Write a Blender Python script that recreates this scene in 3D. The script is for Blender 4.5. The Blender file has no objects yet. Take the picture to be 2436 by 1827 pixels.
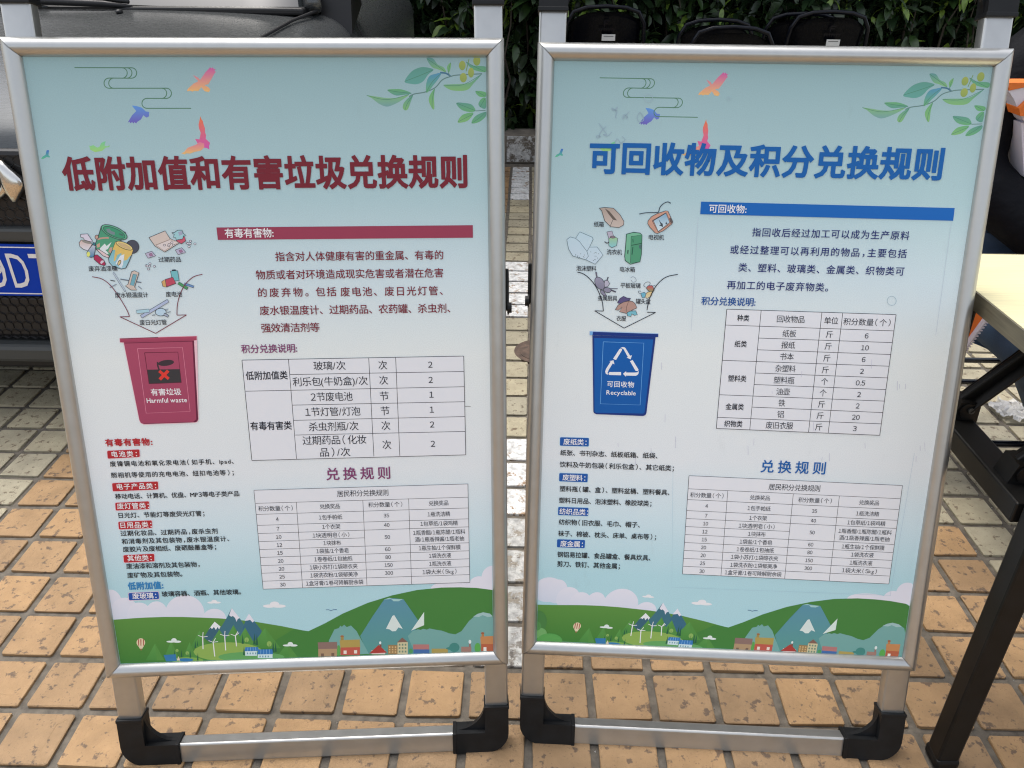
import bpy, bmesh, math, random
import numpy as np
from mathutils import Vector, Matrix, noise
random.seed(7)
sc = bpy.context.scene
COL = sc.collection
R = math.radians

# ------------------------------------------------------------------ camera, sky, sun, exposure
CAMPOS = np.array([0.871, -0.901, 1.184])
yaw, pit, rol = 0.0174, 0.516, 0.0085
FPX = 1878.85
cy_, sy_ = math.cos(yaw), math.sin(yaw)
Rz = np.array([[cy_, -sy_, 0], [sy_, cy_, 0], [0, 0, 1]])
fw = np.array([0, math.cos(pit), -math.sin(pit)]); rt = np.array([1, 0, 0.]); dn = np.cross(fw, rt)
cr, sr = math.cos(rol), math.sin(rol)
RC = np.array([[cr, -sr, 0], [sr, cr, 0], [0, 0, 1]]) @ np.stack([rt, dn, fw]) @ Rz.T
def proj(P):
    q = RC @ (np.array(P, float) - CAMPOS)
    return (1218 + FPX * q[0] / q[2], 913.5 + FPX * q[1] / q[2], q[2])
cam = bpy.data.cameras.new('camera'); cam.sensor_width = 36; cam.lens = FPX / 2436 * 36
cam.clip_start = 0.02; cam.clip_end = 500
co = bpy.data.objects.new('camera', cam); COL.objects.link(co)
M = Matrix.Identity(4)
for i in range(3):
    M[i][0] = RC[0][i]; M[i][1] = -RC[1][i]; M[i][2] = -RC[2][i]; M[i][3] = CAMPOS[i]
co.matrix_world = M
sc.camera = co
SUN_EL, SUN_AZ = R(69), R(-30)          # azimuth measured from +Y towards +X: the sun stands beyond the boards, to the left
w = bpy.data.worlds.new('World'); sc.world = w; w.use_nodes = True
nt = w.node_tree; bg = nt.nodes['Background']
sky = nt.nodes.new('ShaderNodeTexSky'); sky.sky_type = 'NISHITA'; sky.sun_disc = False
sky.sun_elevation = SUN_EL; sky.sun_rotation = SUN_AZ
sky.air_density = 1.0; sky.dust_density = 4.0; sky.ozone_density = 1.0
hs = nt.nodes.new('ShaderNodeHueSaturation'); hs.inputs['Saturation'].default_value = 0.38
nt.links.new(sky.outputs[0], hs.inputs['Color']); nt.links.new(hs.outputs[0], bg.inputs[0])
bg.inputs[1].default_value = 0.15
sun = bpy.data.lights.new('sun', 'SUN'); sun.energy = 0.8; sun.angle = R(18); sun.color = (1, 0.95, 0.88)
so = bpy.data.objects.new('sun', sun); COL.objects.link(so)
sd = Vector((math.sin(SUN_AZ) * math.cos(SUN_EL), math.cos(SUN_AZ) * math.cos(SUN_EL), math.sin(SUN_EL)))
so.rotation_euler = sd.to_track_quat('Z', 'Y').to_euler()
sc.view_settings.view_transform = 'Standard'; sc.view_settings.look = 'None'
sc.view_settings.exposure = 1.08; sc.view_settings.gamma = 1.0; sc.view_settings.use_curve_mapping = False
sc.cycles.max_bounces = 6
sc.cycles.pixel_filter_type = 'BLACKMAN_HARRIS'; sc.cycles.filter_width = 1.15
sc.render.filter_size = 1.15
sc.cycles.use_adaptive_sampling = False
sc.cycles.use_denoising = True; sc.cycles.denoising_prefilter = 'NONE'; sc.cycles.denoising_input_passes = 'RGB_ALBEDO_NORMAL'

# ------------------------------------------------------------------ helpers
def lin(c):
    return tuple(((v / 255) / 12.92 if v / 255 <= 0.04045 else ((v / 255 + 0.055) / 1.055) ** 2.4) for v in c)
PRINTK = 0.76
def ink(c):
    return tuple(min(0.9, v / PRINTK) for v in lin(c))

def mat(name, col=(0.5, 0.5, 0.5), rough=0.5, metal=0.0, spec=0.5, bump=None, var=None, coat=0, aniso=0, trans=0):
    m = bpy.data.materials.new(name); m.use_nodes = True
    n = m.node_tree.nodes; l = m.node_tree.links; b = n['Principled BSDF']
    b.inputs['Base Color'].default_value = (*col, 1); b.inputs['Roughness'].default_value = rough
    b.inputs['Metallic'].default_value = metal; b.inputs['Specular IOR Level'].default_value = spec
    b.inputs['Coat Weight'].default_value = coat; b.inputs['Coat Roughness'].default_value = 0.05
    b.inputs['Anisotropic'].default_value = aniso; b.inputs['Transmission Weight'].default_value = trans
    tc = n.new('ShaderNodeTexCoord')
    if var:                                  # (scale, amount, stretch)
        t = n.new('ShaderNodeTexNoise'); t.inputs['Scale'].default_value = var[0]; t.inputs['Detail'].default_value = 6
        mp = n.new('ShaderNodeMapping'); mp.inputs['Scale'].default_value = var[2] if len(var) > 2 else (1, 1, 1)
        l.new(tc.outputs['Object'], mp.inputs[0]); l.new(mp.outputs[0], t.inputs['Vector'])
        r = n.new('ShaderNodeValToRGB'); a = var[1]
        r.color_ramp.elements[0].position = 0.3; r.color_ramp.elements[1].position = 0.7
        r.color_ramp.elements[0].color = (*[max(0, c * (1 - a)) for c in col], 1)
        r.color_ramp.elements[1].color = (*[min(1, c * (1 + a)) for c in col], 1)
        l.new(t.outputs['Fac'], r.inputs[0]); l.new(r.outputs[0], b.inputs['Base Color'])
        rr = n.new('ShaderNodeMapRange'); rr.inputs['To Min'].default_value = rough * 0.85; rr.inputs['To Max'].default_value = min(1, rough * 1.2)
        l.new(t.outputs['Fac'], rr.inputs[0]); l.new(rr.outputs[0], b.inputs['Roughness'])
    if bump:                                 # (scale, strength, distance)
        t = n.new('ShaderNodeTexNoise'); t.inputs['Scale'].default_value = bump[0]; t.inputs['Detail'].default_value = 5
        l.new(tc.outputs['Object'], t.inputs['Vector'])
        bp = n.new('ShaderNodeBump'); bp.inputs['Strength'].default_value = bump[1]; bp.inputs['Distance'].default_value = bump[2]
        l.new(t.outputs['Fac'], bp.inputs['Height']); l.new(bp.outputs[0], b.inputs['Normal'])
    return m

def link(name, me, parent=None, m=None, smooth=False):
    o = bpy.data.objects.new(name, me); COL.objects.link(o)
    if parent: o.parent = parent
    if m:
        for mm in (m if isinstance(m, (list, tuple)) else [m]): me.materials.append(mm)
    if smooth: me.shade_smooth()
    return o
def from_bm(name, bm, m, parent=None, smooth=False):
    bmesh.ops.recalc_face_normals(bm, faces=bm.faces)
    me = bpy.data.meshes.new(name); bm.to_mesh(me); bm.free()
    return link(name, me, parent, m, smooth)
def tag(o, label=None, cat=None, group=None, kind=None):
    if label: o['label'] = label
    if cat: o['category'] = cat
    if group: o['group'] = group
    if kind: o['kind'] = kind
    return o
def empty(name, loc, label, cat, group=None):
    o = bpy.data.objects.new(name, None); COL.objects.link(o); o.location = loc; o.empty_display_size = 0.1
    return tag(o, label, cat, group)
def box(bm, c, s, rot=None, bev=0, seg=2):
    v = bmesh.ops.create_cube(bm, size=1)['verts']
    bmesh.ops.scale(bm, vec=s, verts=v)
    if bev:
        es = list({e for x in v for e in x.link_edges})
        r = bmesh.ops.bevel(bm, geom=es, offset=bev, segments=seg, affect='EDGES', profile=0.5)
        v = list({x for f in r['faces'] for x in f.verts} | {x for x in v if x.is_valid})
    if rot is not None: bmesh.ops.rotate(bm, cent=(0, 0, 0), matrix=rot, verts=v)
    bmesh.ops.translate(bm, vec=c, verts=v)
    return v
def tube(bm, pts, r, seg=12, cap=True, flat=1.0):
    pts = [Vector(p) for p in pts]; n = len(pts); rings = []
    rr = r if isinstance(r, (list, tuple)) else [r] * n
    up = None
    for i, p in enumerate(pts):
        d = (pts[min(i + 1, n - 1)] - pts[max(i - 1, 0)]).normalized()
        if up is None:
            up = Vector((0, 0, 1)) if abs(d.z) < 0.9 else Vector((0, 1, 0))
        a = d.cross(up).normalized(); b = a.cross(d).normalized(); up = b
        rings.append([bm.verts.new(p + (a * math.cos(2 * math.pi * k / seg) + b * math.sin(2 * math.pi * k / seg) * flat) * rr[i]) for k in range(seg)])
    for i in range(n - 1):
        for k in range(seg):
            bm.faces.new((rings[i][k], rings[i][(k + 1) % seg], rings[i + 1][(k + 1) % seg], rings[i + 1][k]))
    if cap:
        bm.faces.new(rings[0]); bm.faces.new(rings[-1])
def beam(bm, a, b, wx, wy, upv=(0, 0, 1), bev=0.0):
    a = Vector(a); b = Vector(b); d = b - a
    z = d.normalized(); u = Vector(upv); x = u.cross(z)
    if x.length < 1e-4: x = Vector((1, 0, 0))
    x.normalize(); y = z.cross(x)
    return box(bm, (a + b) / 2, (wx, wy, d.length), Matrix((x, y, z)).transposed(), bev)
def prism(bm, pts, z0, z1, fn=lambda x, y, z: (x, y, z)):
    a = [bm.verts.new(fn(x, y, z0)) for x, y in pts]; b = [bm.verts.new(fn(x, y, z1)) for x, y in pts]
    n = len(pts)
    bm.faces.new(a); bm.faces.new(b)
    for i in range(n): bm.faces.new((a[i], a[(i + 1) % n], b[(i + 1) % n], b[i]))

# ------------------------------------------------------------------ materials
def tile_mat(name, base, dark, paint=0.0, paintcol=(0.74, 0.74, 0.72), seed=0.0, spot=0.75):
    m = bpy.data.materials.new(name); m.use_nodes = True
    n = m.node_tree.nodes; l = m.node_tree.links; b = n['Principled BSDF']
    b.inputs['Roughness'].default_value = 0.62; b.inputs['Specular IOR Level'].default_value = 0.35
    g = n.new('ShaderNodeNewGeometry'); oi = n.new('ShaderNodeObjectInfo')
    def noi(scale, det=5, off=0.0, rough=0.6):
        t = n.new('ShaderNodeTexNoise'); t.inputs['Scale'].default_value = scale; t.inputs['Detail'].default_value = det
        t.inputs['Roughness'].default_value = rough
        mp = n.new('ShaderNodeMapping'); mp.inputs['Location'].default_value = (off + seed, off * 2, 0)
        l.new(g.outputs['Position'], mp.inputs[0]); l.new(mp.outputs[0], t.inputs['Vector']); return t.outputs['Fac']
    def ramp(src, p0, p1, c0, c1):
        r = n.new('ShaderNodeValToRGB'); e = r.color_ramp.elements
        e[0].position = p0; e[1].position = p1; e[0].color = (*c0, 1); e[1].color = (*c1, 1)
        l.new(src, r.inputs[0]); return r.outputs[0]
    def mix(f, a, c, blend='MIX'):
        x = n.new('ShaderNodeMix'); x.data_type = 'RGBA'; x.blend_type = blend
        if isinstance(f, float): x.inputs[0].default_value = f
        else: l.new(f, x.inputs[0])
        l.new(a, x.inputs[6]); l.new(c, x.inputs[7]); return x.outputs[2]
    c1 = ramp(noi(16, 8, 1.3), 0.3, 0.72, tuple(v * 0.78 for v in base), tuple(v * 1.12 for v in base))
    sp = ramp(noi(58, 3, 5.1, 0.6), 0.585, 0.65, (0, 0, 0), (1, 1, 1))
    sp2 = ramp(noi(170, 4, 8.1, 0.7), 0.62, 0.69, (0, 0, 0), (0.75, 0.75, 0.75))
    dk = n.new('ShaderNodeRGB'); dk.outputs[0].default_value = (*dark, 1)
    spm = n.new('ShaderNodeMath'); spm.operation = 'MULTIPLY'; spm.inputs[1].default_value = spot
    l.new(sp, spm.inputs[0])
    c2 = mix(spm.outputs[0], c1, dk.outputs[0])
    sp2m = n.new('ShaderNodeMath'); sp2m.operation = 'MULTIPLY'; sp2m.inputs[1].default_value = spot
    l.new(sp2, sp2m.inputs[0])
    c2 = mix(sp2m.outputs[0], c2, dk.outputs[0])
    rnd = ramp(oi.outputs['Random'], 0, 1, (0.80, 0.79, 0.82), (1.10, 1.04, 0.98))
    c3 = mix(1.0, c2, rnd, 'MULTIPLY')
    if paint > 0:
        pm = ramp(noi(26, 7, 11.0, 0.75), paint - 0.03, paint + 0.03, (1, 1, 1), (0, 0, 0))
        pc = ramp(noi(60, 6, 14.0), 0.35, 0.6, tuple(v * 0.55 for v in paintcol), paintcol)
        c3 = mix(pm, c3, pc)
    l.new(c3, b.inputs['Base Color'])
    bp = n.new('ShaderNodeBump'); bp.inputs['Strength'].default_value = 0.8; bp.inputs['Distance'].default_value = 0.004
    l.new(noi(55, 8, 3.0, 0.7), bp.inputs['Height']); l.new(bp.outputs[0], b.inputs['Normal'])
    return m
M_TAN = tile_mat('tan_paver', (0.345, 0.226, 0.115), (0.075, 0.055, 0.045))
M_CREAM = tile_mat('cream_paver', (0.39, 0.36, 0.255), (0.15, 0.115, 0.075), seed=3, spot=0.9)
M_PAINT = tile_mat('painted_paver', (0.30, 0.21, 0.13), (0.12, 0.09, 0.07), paint=0.57, seed=7)
M_GREY = tile_mat('worn_paint_paver', (0.26, 0.24, 0.20), (0.10, 0.09, 0.08), paint=0.54, paintcol=(0.50, 0.50, 0.48), seed=9)
M_JOINT = mat('mortar', (0.115, 0.10, 0.08), 0.9, bump=(140, 0.7, 0.003), var=(45, 0.4))
M_ALU = mat('brushed_aluminium', (0.50, 0.505, 0.49), 0.32, 0.85, var=(60, 0.03, (1, 1, 1)), bump=(900, 0.05, 0.0002))
M_BLACK = mat('black_plastic', (0.007, 0.008, 0.009), 0.45, spec=0.3, bump=(600, 0.12, 0.0004), var=(40, 0.3))
M_BACK = mat('backing_board', (0.6, 0.6, 0.6), 0.6)
M_BLKMET = mat('black_painted_steel', (0.006, 0.006, 0.006), 0.45, 0.0, spec=0.3, var=(30, 0.4), bump=(300, 0.1, 0.0006))
M_KERB = mat('kerb_stone', (0.17, 0.15, 0.12), 0.9, bump=(60, 0.9, 0.006), var=(9, 0.5))

# ------------------------------------------------------------------ ground: mortar bed and pavers
S = 0.111
def plane(name, x0, x1, y0, y1, z, m, nx=1, ny=1):
    bm = bmesh.new()
    V = [[bm.verts.new((x0 + (x1 - x0) * i / nx, y0 + (y1 - y0) * j / ny, z)) for i in range(nx + 1)] for j in range(ny + 1)]
    for j in range(ny):
        for i in range(nx): bm.faces.new((V[j][i], V[j][i + 1], V[j + 1][i + 1], V[j + 1][i]))
    return from_bm(name, bm, m)
ground = tag(plane('ground', -200, 200, -200, 200, -0.012, mat('far_ground', (0.22, 0.17, 0.11), 0.9, var=(3, 0.3))), kind='structure')
mortar = tag(plane('pavement', -9, 10, -6, 3.9, -0.0025, M_JOINT), kind='structure')

def tile_mesh(seed):
    rg = random.Random(seed); bm = bmesh.new(); h = S * 0.5 - 0.0075
    def ring(inset, z, jit):
        q = h - inset; c = 0.0028
        pts = [(-q + c, -q), (q - c, -q), (q, -q + c), (q, q - c), (q - c, q), (-q + c, q), (-q, q - c), (-q, -q + c)]
        return [bm.verts.new((x + rg.uniform(-jit, jit), y + rg.uniform(-jit, jit), z + rg.uniform(-1, 1) * jit * 0.25)) for x, y in pts]
    rs = [ring(0, -0.005, 0.0), ring(0, 0.0024, 0.0011), ring(0.0013, 0.0034, 0.0010), ring(0.020, 0.0036, 0.0025)]
    for a, b in zip(rs, rs[1:]):
        for k in range(8): bm.faces.new((a[k], a[(k + 1) % 8], b[(k + 1) % 8], b[k]))
    bm.faces.new(rs[-1])
    bmesh.ops.recalc_face_normals(bm, faces=bm.faces)
    for f in bm.faces: f.smooth = False
    me = bpy.data.meshes.new('paver'); bm.to_mesh(me); bm.free(); return me
VAR = {}
def kindof(i, j):
    if i == 7:
        if 1 <= j <= 4: return 'grey'
        if 5 <= j <= 7 or 15 <= j <= 19 or 28 <= j <= 33: return 'paint'
        if j >= 5: return 'cream'
        return 'tan'
    if i <= -4 and j >= 4: return 'cream'
    if i <= 6: return 'tan' if j <= 8 or (i < -1 and j <= 8) else ('cream' if (j < 26) else 'tan')
    if i >= 17 and j >= 3: return 'cream'
    return 'cream' if j >= 5 else 'tan'
for kn, mm in (('tan', M_TAN), ('cream', M_CREAM), ('paint', M_PAINT), ('grey', M_GREY)):
    VAR[kn] = []
    for s_ in range(6):
        me = tile_mesh(s_ * 7 + len(kn)); me.materials.append(mm); VAR[kn].append(me)
boardpoly = [[(2, 91), (1196, 101), (1211, 1581), (255, 1615)], [(1281, 106), (2410, 119), (2176, 1599), (1240, 1554)]]
def inpoly(x, y, P):
    c = False; n = len(P)
    for i in range(n):
        x1, y1 = P[i]; x2, y2 = P[i - 1]
        if (y1 > y) != (y2 > y) and x < (x2 - x1) * (y - y1) / (y2 - y1) + x1: c = not c
    return c
cand = []
for j in range(-22, 35):
    for i in range(-28, 44):
        X, Y = (i + 0.5) * S, (j + 0.5) * S
        if Y > 3.8: continue
        a = proj((X, Y, 0)); vis = 0
        if a[2] > 0.1:
            for dx in (-.48, 0, .48):
                for dy in (-.48, 0, .48):
                    px, py, d = proj((X + dx * S, Y + dy * S, 0))
                    if -5 < px < 2441 and -5 < py < 1832 and not any(inpoly(px, py, P) for P in boardpoly): vis += 1
        if vis: score = vis / (a[2] ** 3)
        else: score = 0
        cand.append((score, i, j))
cand.sort(reverse=True)
near = [c for c in cand if c[0] > 0][:298]; nearset = {(c[1], c[2]) for c in near}
rg = random.Random(3)
def tile_xf(i, j):
    return Matrix.Translation(((i + .5) * S + rg.uniform(-.001, .001), (j + .5) * S + rg.uniform(-.001, .001), rg.uniform(-.0006, .0006))) @ \
        Matrix.Rotation(rg.uniform(-.008, .008) + rg.randrange(4) * math.pi / 2, 4, 'Z') @ Matrix.Rotation(rg.uniform(-.006, .006), 4, 'X')
for _, i, j in near:
    o = bpy.data.objects.new('paver', rg.choice(VAR[kindof(i, j)])); COL.objects.link(o); o.parent = mortar
    o.matrix_local = tile_xf(i, j)
V = []; F = []; MI = []
kidx = {'tan': 0, 'cream': 1, 'paint': 2, 'grey': 3}
for _, i, j in cand:
    if (i, j) in nearset: continue
    k = kindof(i, j); me = rg.choice(VAR[k]); mx = tile_xf(i, j); b0 = len(V)
    V += [mx @ v.co for v in me.vertices]
    for p in me.polygons: F.append([b0 + q for q in p.vertices]); MI.append(kidx[k])
me = bpy.data.meshes.new('pavers'); me.from_pydata(V, [], F)
for mm in (M_TAN, M_CREAM, M_PAINT, M_GREY): me.materials.append(mm)
me.polygons.foreach_set('material_index', MI)
o = bpy.data.objects.new('further_pavers', me); COL.objects.link(o); o.parent = mortar; o['kind'] = 'stuff'

# ------------------------------------------------------------------ printed posters
BW, BH, B0, FR = 0.628, 0.926, 0.173, 0.0236
PW, PH = BW - 2 * FR, BH - 2 * FR
def homography(src, dst):
    A = []
    for (x, y), (u, v) in zip(src, dst):
        A.append([x, y, 1, 0, 0, 0, -u * x, -u * y, -u]); A.append([0, 0, 0, x, y, 1, -v * x, -v * y, -v])
    return np.linalg.svd(np.array(A, float))[2][-1].reshape(3, 3)
UVR = [(0, PH), (PW, PH), (PW, 0), (0, 0)]
HL = homography([(57, 142), (1154, 147), (1175, 1552), (287, 1583)], UVR)
HR = homography([(1320.5, 153), (2359, 164), (2146.5, 1567), (1275, 1528)], UVR)
def uvof(H, p):
    q = H @ np.array([p[0], p[1], 1.0]); return np.array([q[0] / q[2], q[1] / q[2]])
def Z(ox, oy, s): return lambda x, y: (ox + x * s, oy + y * s)
zA = Z(0, 0, .28029); zB = Z(600, 0, .28029); zC = Z(1200, 0, .28029); zD = Z(1816, 0, .28029)
zE = Z(0, 440, .28029); zF = Z(500, 480, .3255); zG = Z(1200, 440, .28029); zI = Z(160, 780, .20796)
zJ = Z(560, 840, .29837); zK = Z(220, 1020, .25926); zL = Z(560, 1100, .28029); zM = Z(200, 1340, .29362)
zN = Z(700, 1340, .29356); zO = Z(1640, 700, .24412); zP = Z(1280, 760, .17179); zQ = Z(1300, 1030, .2231)
zR = Z(1600, 1060, .26221); zS = Z(1230, 1360, .28147); zT = Z(1700, 1360, .33273); zU = Z(1480, 470, .13865)
zV = Z(1380, 560, .13867); zW = Z(180, 520, .09646); zX = Z(340, 520, .09645); zP0 = Z(0, 0, 1)

# glyph cache -------------------------------------------------------
TEXTL, TEXTR = [], []
def T(lst, z, s, x0, y0, x1, y1, h, c, wt='r'): lst.append((z, s, x0, y0, x1, y1, h, c, wt))
MAR, BODY, PUR, BLK, WHT = (108, 28, 40), (112, 28, 42), (118, 56, 98), (32, 32, 42), (240, 236, 240)
RED, DBL, BL1, BL2 = (165, 38, 44), (24, 34, 98), (8, 85, 152), (18, 72, 138)
t = lambda *a: T(TEXTL, *a)
t(zP0, '低附加值和有害垃圾兑换规则', 151, 421, 1111, 416, 70, MAR, 'h')
t(zF, '有毒有害物:', 112, 247, 468, 243, 62, WHT, 'b')
t(zF, '指含对人体健康有害的重金属、有毒的', 480, 415, 1703, 408, 62, BODY, 'm')
t(zF, '物质或者对环境造成现实危害或者潜在危害', 338, 548, 1703, 538, 62, BODY, 'm')
t(zF, '的废弃物。', 355, 678, 722, 675, 62, BODY, 'm'); t(zF, '包括', 775, 673, 925, 672, 62, BODY, 'm')
t(zF, '废电池、废日光灯管、', 955, 672, 1700, 667, 62, BODY, 'm')
t(zF, '废水银温度计、过期药品、农药罐、杀虫剂、', 367, 806, 1755, 796, 62, BODY, 'm')
t(zF, '强效清洁剂等', 378, 936, 803, 930, 62, BODY, 'm')
t(zF, '积分兑换说明:', 232, 1088, 640, 1083, 58, PUR, 'b')
for s, a in {'玻璃/次': (627, 115, 882, 112), '利乐包(牛奶盒)/次': (462, 243, 1058, 232), '2节废电池': (605, 363, 938, 357),
             '1节灯管/灯泡': (562, 482, 1000, 475), '杀虫剂瓶/次': (590, 600, 985, 592), '过期药品（化妆': (540, 708, 1048, 700),
             '品）/次': (680, 803, 920, 798)}.items(): t(zJ, s, *a, 66, BLK, 'r')
for s, x, y in (('次', 1143, 110), ('次', 1150, 230), ('节', 1155, 355), ('节', 1162, 473), ('次', 1168, 590), ('次', 1176, 742)): t(zJ, s, x, y, x + 70, y, 66, BLK, 'r')
for s, x, y in (('2', 1538, 105), ('2', 1541, 226), ('1', 1548, 343), ('1', 1551, 462), ('2', 1553, 580), ('2', 1560, 733)): t(zJ, s, x, y, x + 34, y, 48, BLK, 'm')
t(zJ, '低附加值类', 88, 193, 422, 188, 62, BLK, 'b'); t(zJ, '有毒有害类', 125, 593, 455, 588, 62, BLK, 'b')
t(zJ, '兑换规则', 728, 978, 1238, 965, 90, PUR, 'b')
t(zL, '居民积分兑换规则', 867, 277, 1302, 267, 50, BLK, 'r')
t(zL, '积分数量（个）', 200, 404, 492, 398, 40, BLK, 'r'); t(zL, '兑换奖品', 722, 386, 892, 381, 40, BLK, 'r')
t(zL, '积分数量（个）', 1132, 371, 1420, 366, 40, BLK, 'r'); t(zL, '兑换奖品', 1645, 358, 1810, 354, 40, BLK, 'r')
def nums(z, lst, tt, h=31):
    for s, x, y in lst: wd = 23 * len(s); tt(z, s, x - wd / 2, y, x + wd / 2, y, h, BLK, 'm')
nums(zL, (('4', 361, 492), ('7', 367, 573), ('10', 373, 642), ('12', 379, 711), ('15', 384, 778), ('20', 390, 846), ('20', 397, 913), ('25', 402, 980), ('30', 408, 1047),
          ('35', 1286, 461), ('40', 1289, 541), ('50', 1294, 643), ('60', 1298, 746), ('80', 1301, 813), ('150', 1305, 881), ('300', 1308, 948)), t)
PRZ = ['1包手帕纸', '1个衣架', '1块透明皂（小）', '1块抹布', '1袋盐/1个香皂', '1卷卷纸/1包抽纸', '1袋小苏打/1袋晾衣夹', '1袋洗衣粉/1袋郁美净', '1盒牙膏/1卷可降解厨余袋',
       '1瓶洗洁精', '1包草纸/1袋鸡精', '1瓶香醋/1瓶陈醋/1瓶料', '酒/1瓶香辣酱/1瓶老抽', '1瓶生抽/1个保鲜膜', '1袋洗衣液', '1瓶洗衣液', '1袋大米（5kg）']
PL = [(713, 478, 912, 473), (742, 558, 895, 553), (660, 630, 972, 624), (752, 695, 900, 692), (692, 764, 968, 757), (675, 832, 998, 825), (636, 900, 1042, 892), (641, 968, 1045, 960), (604, 1037, 1092, 1026),
      (1634, 451, 1825, 447), (1574, 531, 1890, 525), (1511, 606, 1953, 600), (1528, 664, 1944, 657), (1560, 737, 1915, 730), (1646, 803, 1834, 799), (1648, 871, 1836, 867), (1592, 941, 1880, 934)]
for s, a in zip(PRZ, PL): t(zL, s, *a, 39, BLK, 'r')
t(zK, '有毒有害物:', 122, 143, 556, 128, 62, RED, 'h')
for s, a in {'电池类：': (183, 248, 415, 238), '电子产品类：': (230, 547, 590, 530), '废灯管类：': (232, 724, 524, 713), '日用品类：': (262, 900, 548, 887),
             '其他类：': (325, 1203, 548, 1192), '废玻璃：': (370, 1549, 592, 1540)}.items(): t(zK, s, *a, 50, WHT, 'b')
for s, a in {'废镍镉电池和氧化汞电池（如手机、ipad、': (167, 342, 1300, 303), '照相机等使用的充电电池、纽扣电池等）；': (177, 447, 1302, 405),
             '移动电话、计算机、优盘、MP3等电子类产品': (214, 640, 1352, 600), '日光灯、节能灯等废荧光灯管；': (245, 815, 1032, 780),
             '过期化妆品、过期药品，废杀虫剂': (263, 980, 1153, 942), '和消毒剂及其包装物，废水银温度计、': (273, 1052, 1258, 1014),
             '废胶片及废相纸、废硒鼓墨盒等；': (285, 1125, 1140, 1090), '废油漆和溶剂及其包装物，': (315, 1280, 988, 1250),
             '废矿物及其包装物。': (324, 1362, 828, 1340), '玻璃容器、酒瓶、其他玻璃。': (640, 1530, 1368, 1507)}.items(): t(zK, s, *a, 46, (24, 24, 30), 'b')
t(zK, '低附加值:', 328, 1460, 655, 1445, 62, (45, 120, 172), 'h')
for s, a in {'废弃油漆桶': (760, 726, 1002, 722), '过期药品': (1353, 650, 1543, 647), '废水银温度计': (984, 949, 1266, 946), '废电池': (1415, 943, 1552, 941),
             '废日光灯管': (1192, 1181, 1422, 1178)}.items(): t(zE, s, *a, 42, BLK, 'm')
t(zI, '有害垃圾', 965, 752, 1312, 745, 72, WHT, 'b'); t(zI, 'Harmful waste', 918, 848, 1378, 838, 56, WHT, 'b')
t = lambda *a: T(TEXTR, *a)
t(zP0, '可回收物及积分兑换规则', 1402, 383, 2242, 395, 68, BL1, 'h')
t(zG, '可回收物:', 1733, 215, 2050, 222, 66, WHT, 'b')
t(zP0, '指回收后经过加工可以成为生产原料', 1788, 556, 2162, 564, 19, DBL, 'm'); t(zP0, '或经过整理可以再利用的物品，主要包括', 1736, 597, 2155.7, 607, 19, DBL, 'm')
t(zP0, '类、塑料、玻璃类、金属类、织物类可', 1755.5, 639, 2149.5, 649, 19, DBL, 'm'); t(zP0, '再加工的电子废弃物类。', 1728.4, 680, 1968.8, 688, 19, DBL, 'm')
t(zO, '积分兑换说明:', 112, 78, 640, 92, 74, BL2, 'b')
for s, a in {'回收物品': (848, 252, 1117, 258), '单位': (1308, 266, 1445, 270), '积分数量（个）': (1495, 275, 1955, 290), '纸板': (902, 393, 1035, 397), '报纸': (890, 505, 1025, 509),
             '书本': (877, 617, 1012, 621), '杂塑料': (832, 733, 1030, 738), '塑料瓶': (818, 846, 1018, 851), '油壶': (842, 958, 975, 962), '铁': (863, 1070, 928, 1071),
             '铝': (852, 1180, 916, 1181), '废旧衣服': (740, 1286, 1006, 1293)}.items(): t(zO, s, *a, 64, BLK, 'r')
for s, a in {'种类': (460, 243, 578, 246), '纸类': (435, 495, 554, 498), '塑料类': (373, 830, 551, 835), '金属类': (348, 1105, 525, 1110), '织物类': (335, 1271, 512, 1276)}.items(): t(zO, s, *a, 58, BLK, 'b')
for s, x, y in (('斤', 1326, 403), ('斤', 1314, 518), ('斤', 1300, 633), ('斤', 1286, 748), ('个', 1278, 860), ('个', 1264, 972), ('斤', 1249, 1083), ('斤', 1236, 1194), ('斤', 1222, 1304)): t(zO, s, x, y, x + 68, y, 64, BLK, 'r')
for s, x, y in (('6', 1704, 415), ('10', 1668, 531), ('6', 1675, 645), ('2', 1659, 760), ('0.5', 1617, 873), ('2', 1631, 986), ('2', 1618, 1097), ('20', 1580, 1208), ('3', 1590, 1318)):
    t(zO, s, x, y, x + {1: 36, 2: 76, 3: 92}[len(s)], y, 50, BLK, 'm')
t(zR, '兑换规则', 797, 197, 1385, 220, 104, BL1, 'b')
t(zR, '居民积分兑换规则', 868, 382, 1335, 402, 54, BLK, 'r')
t(zR, '积分数量（个）', 155, 457, 458, 468, 42, BLK, 'r'); t(zR, '兑换奖品', 698, 480, 880, 488, 42, BLK, 'r')
t(zR, '积分数量（个）', 1137, 503, 1442, 512, 42, BLK, 'r'); t(zR, '兑换奖品', 1690, 525, 1872, 532, 42, BLK, 'r')
nums(zR, (('4', 305, 559), ('7', 300, 646), ('10', 295, 718), ('12', 289, 791), ('15', 283, 863), ('20', 277, 935), ('20', 272, 1007), ('25', 267, 1079), ('30', 262, 1151),
          ('35', 1284, 604), ('40', 1275, 691), ('50', 1264, 799), ('60', 1251, 909), ('80', 1243, 980), ('150', 1236, 1053), ('300', 1228, 1124)), t, 33)
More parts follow.
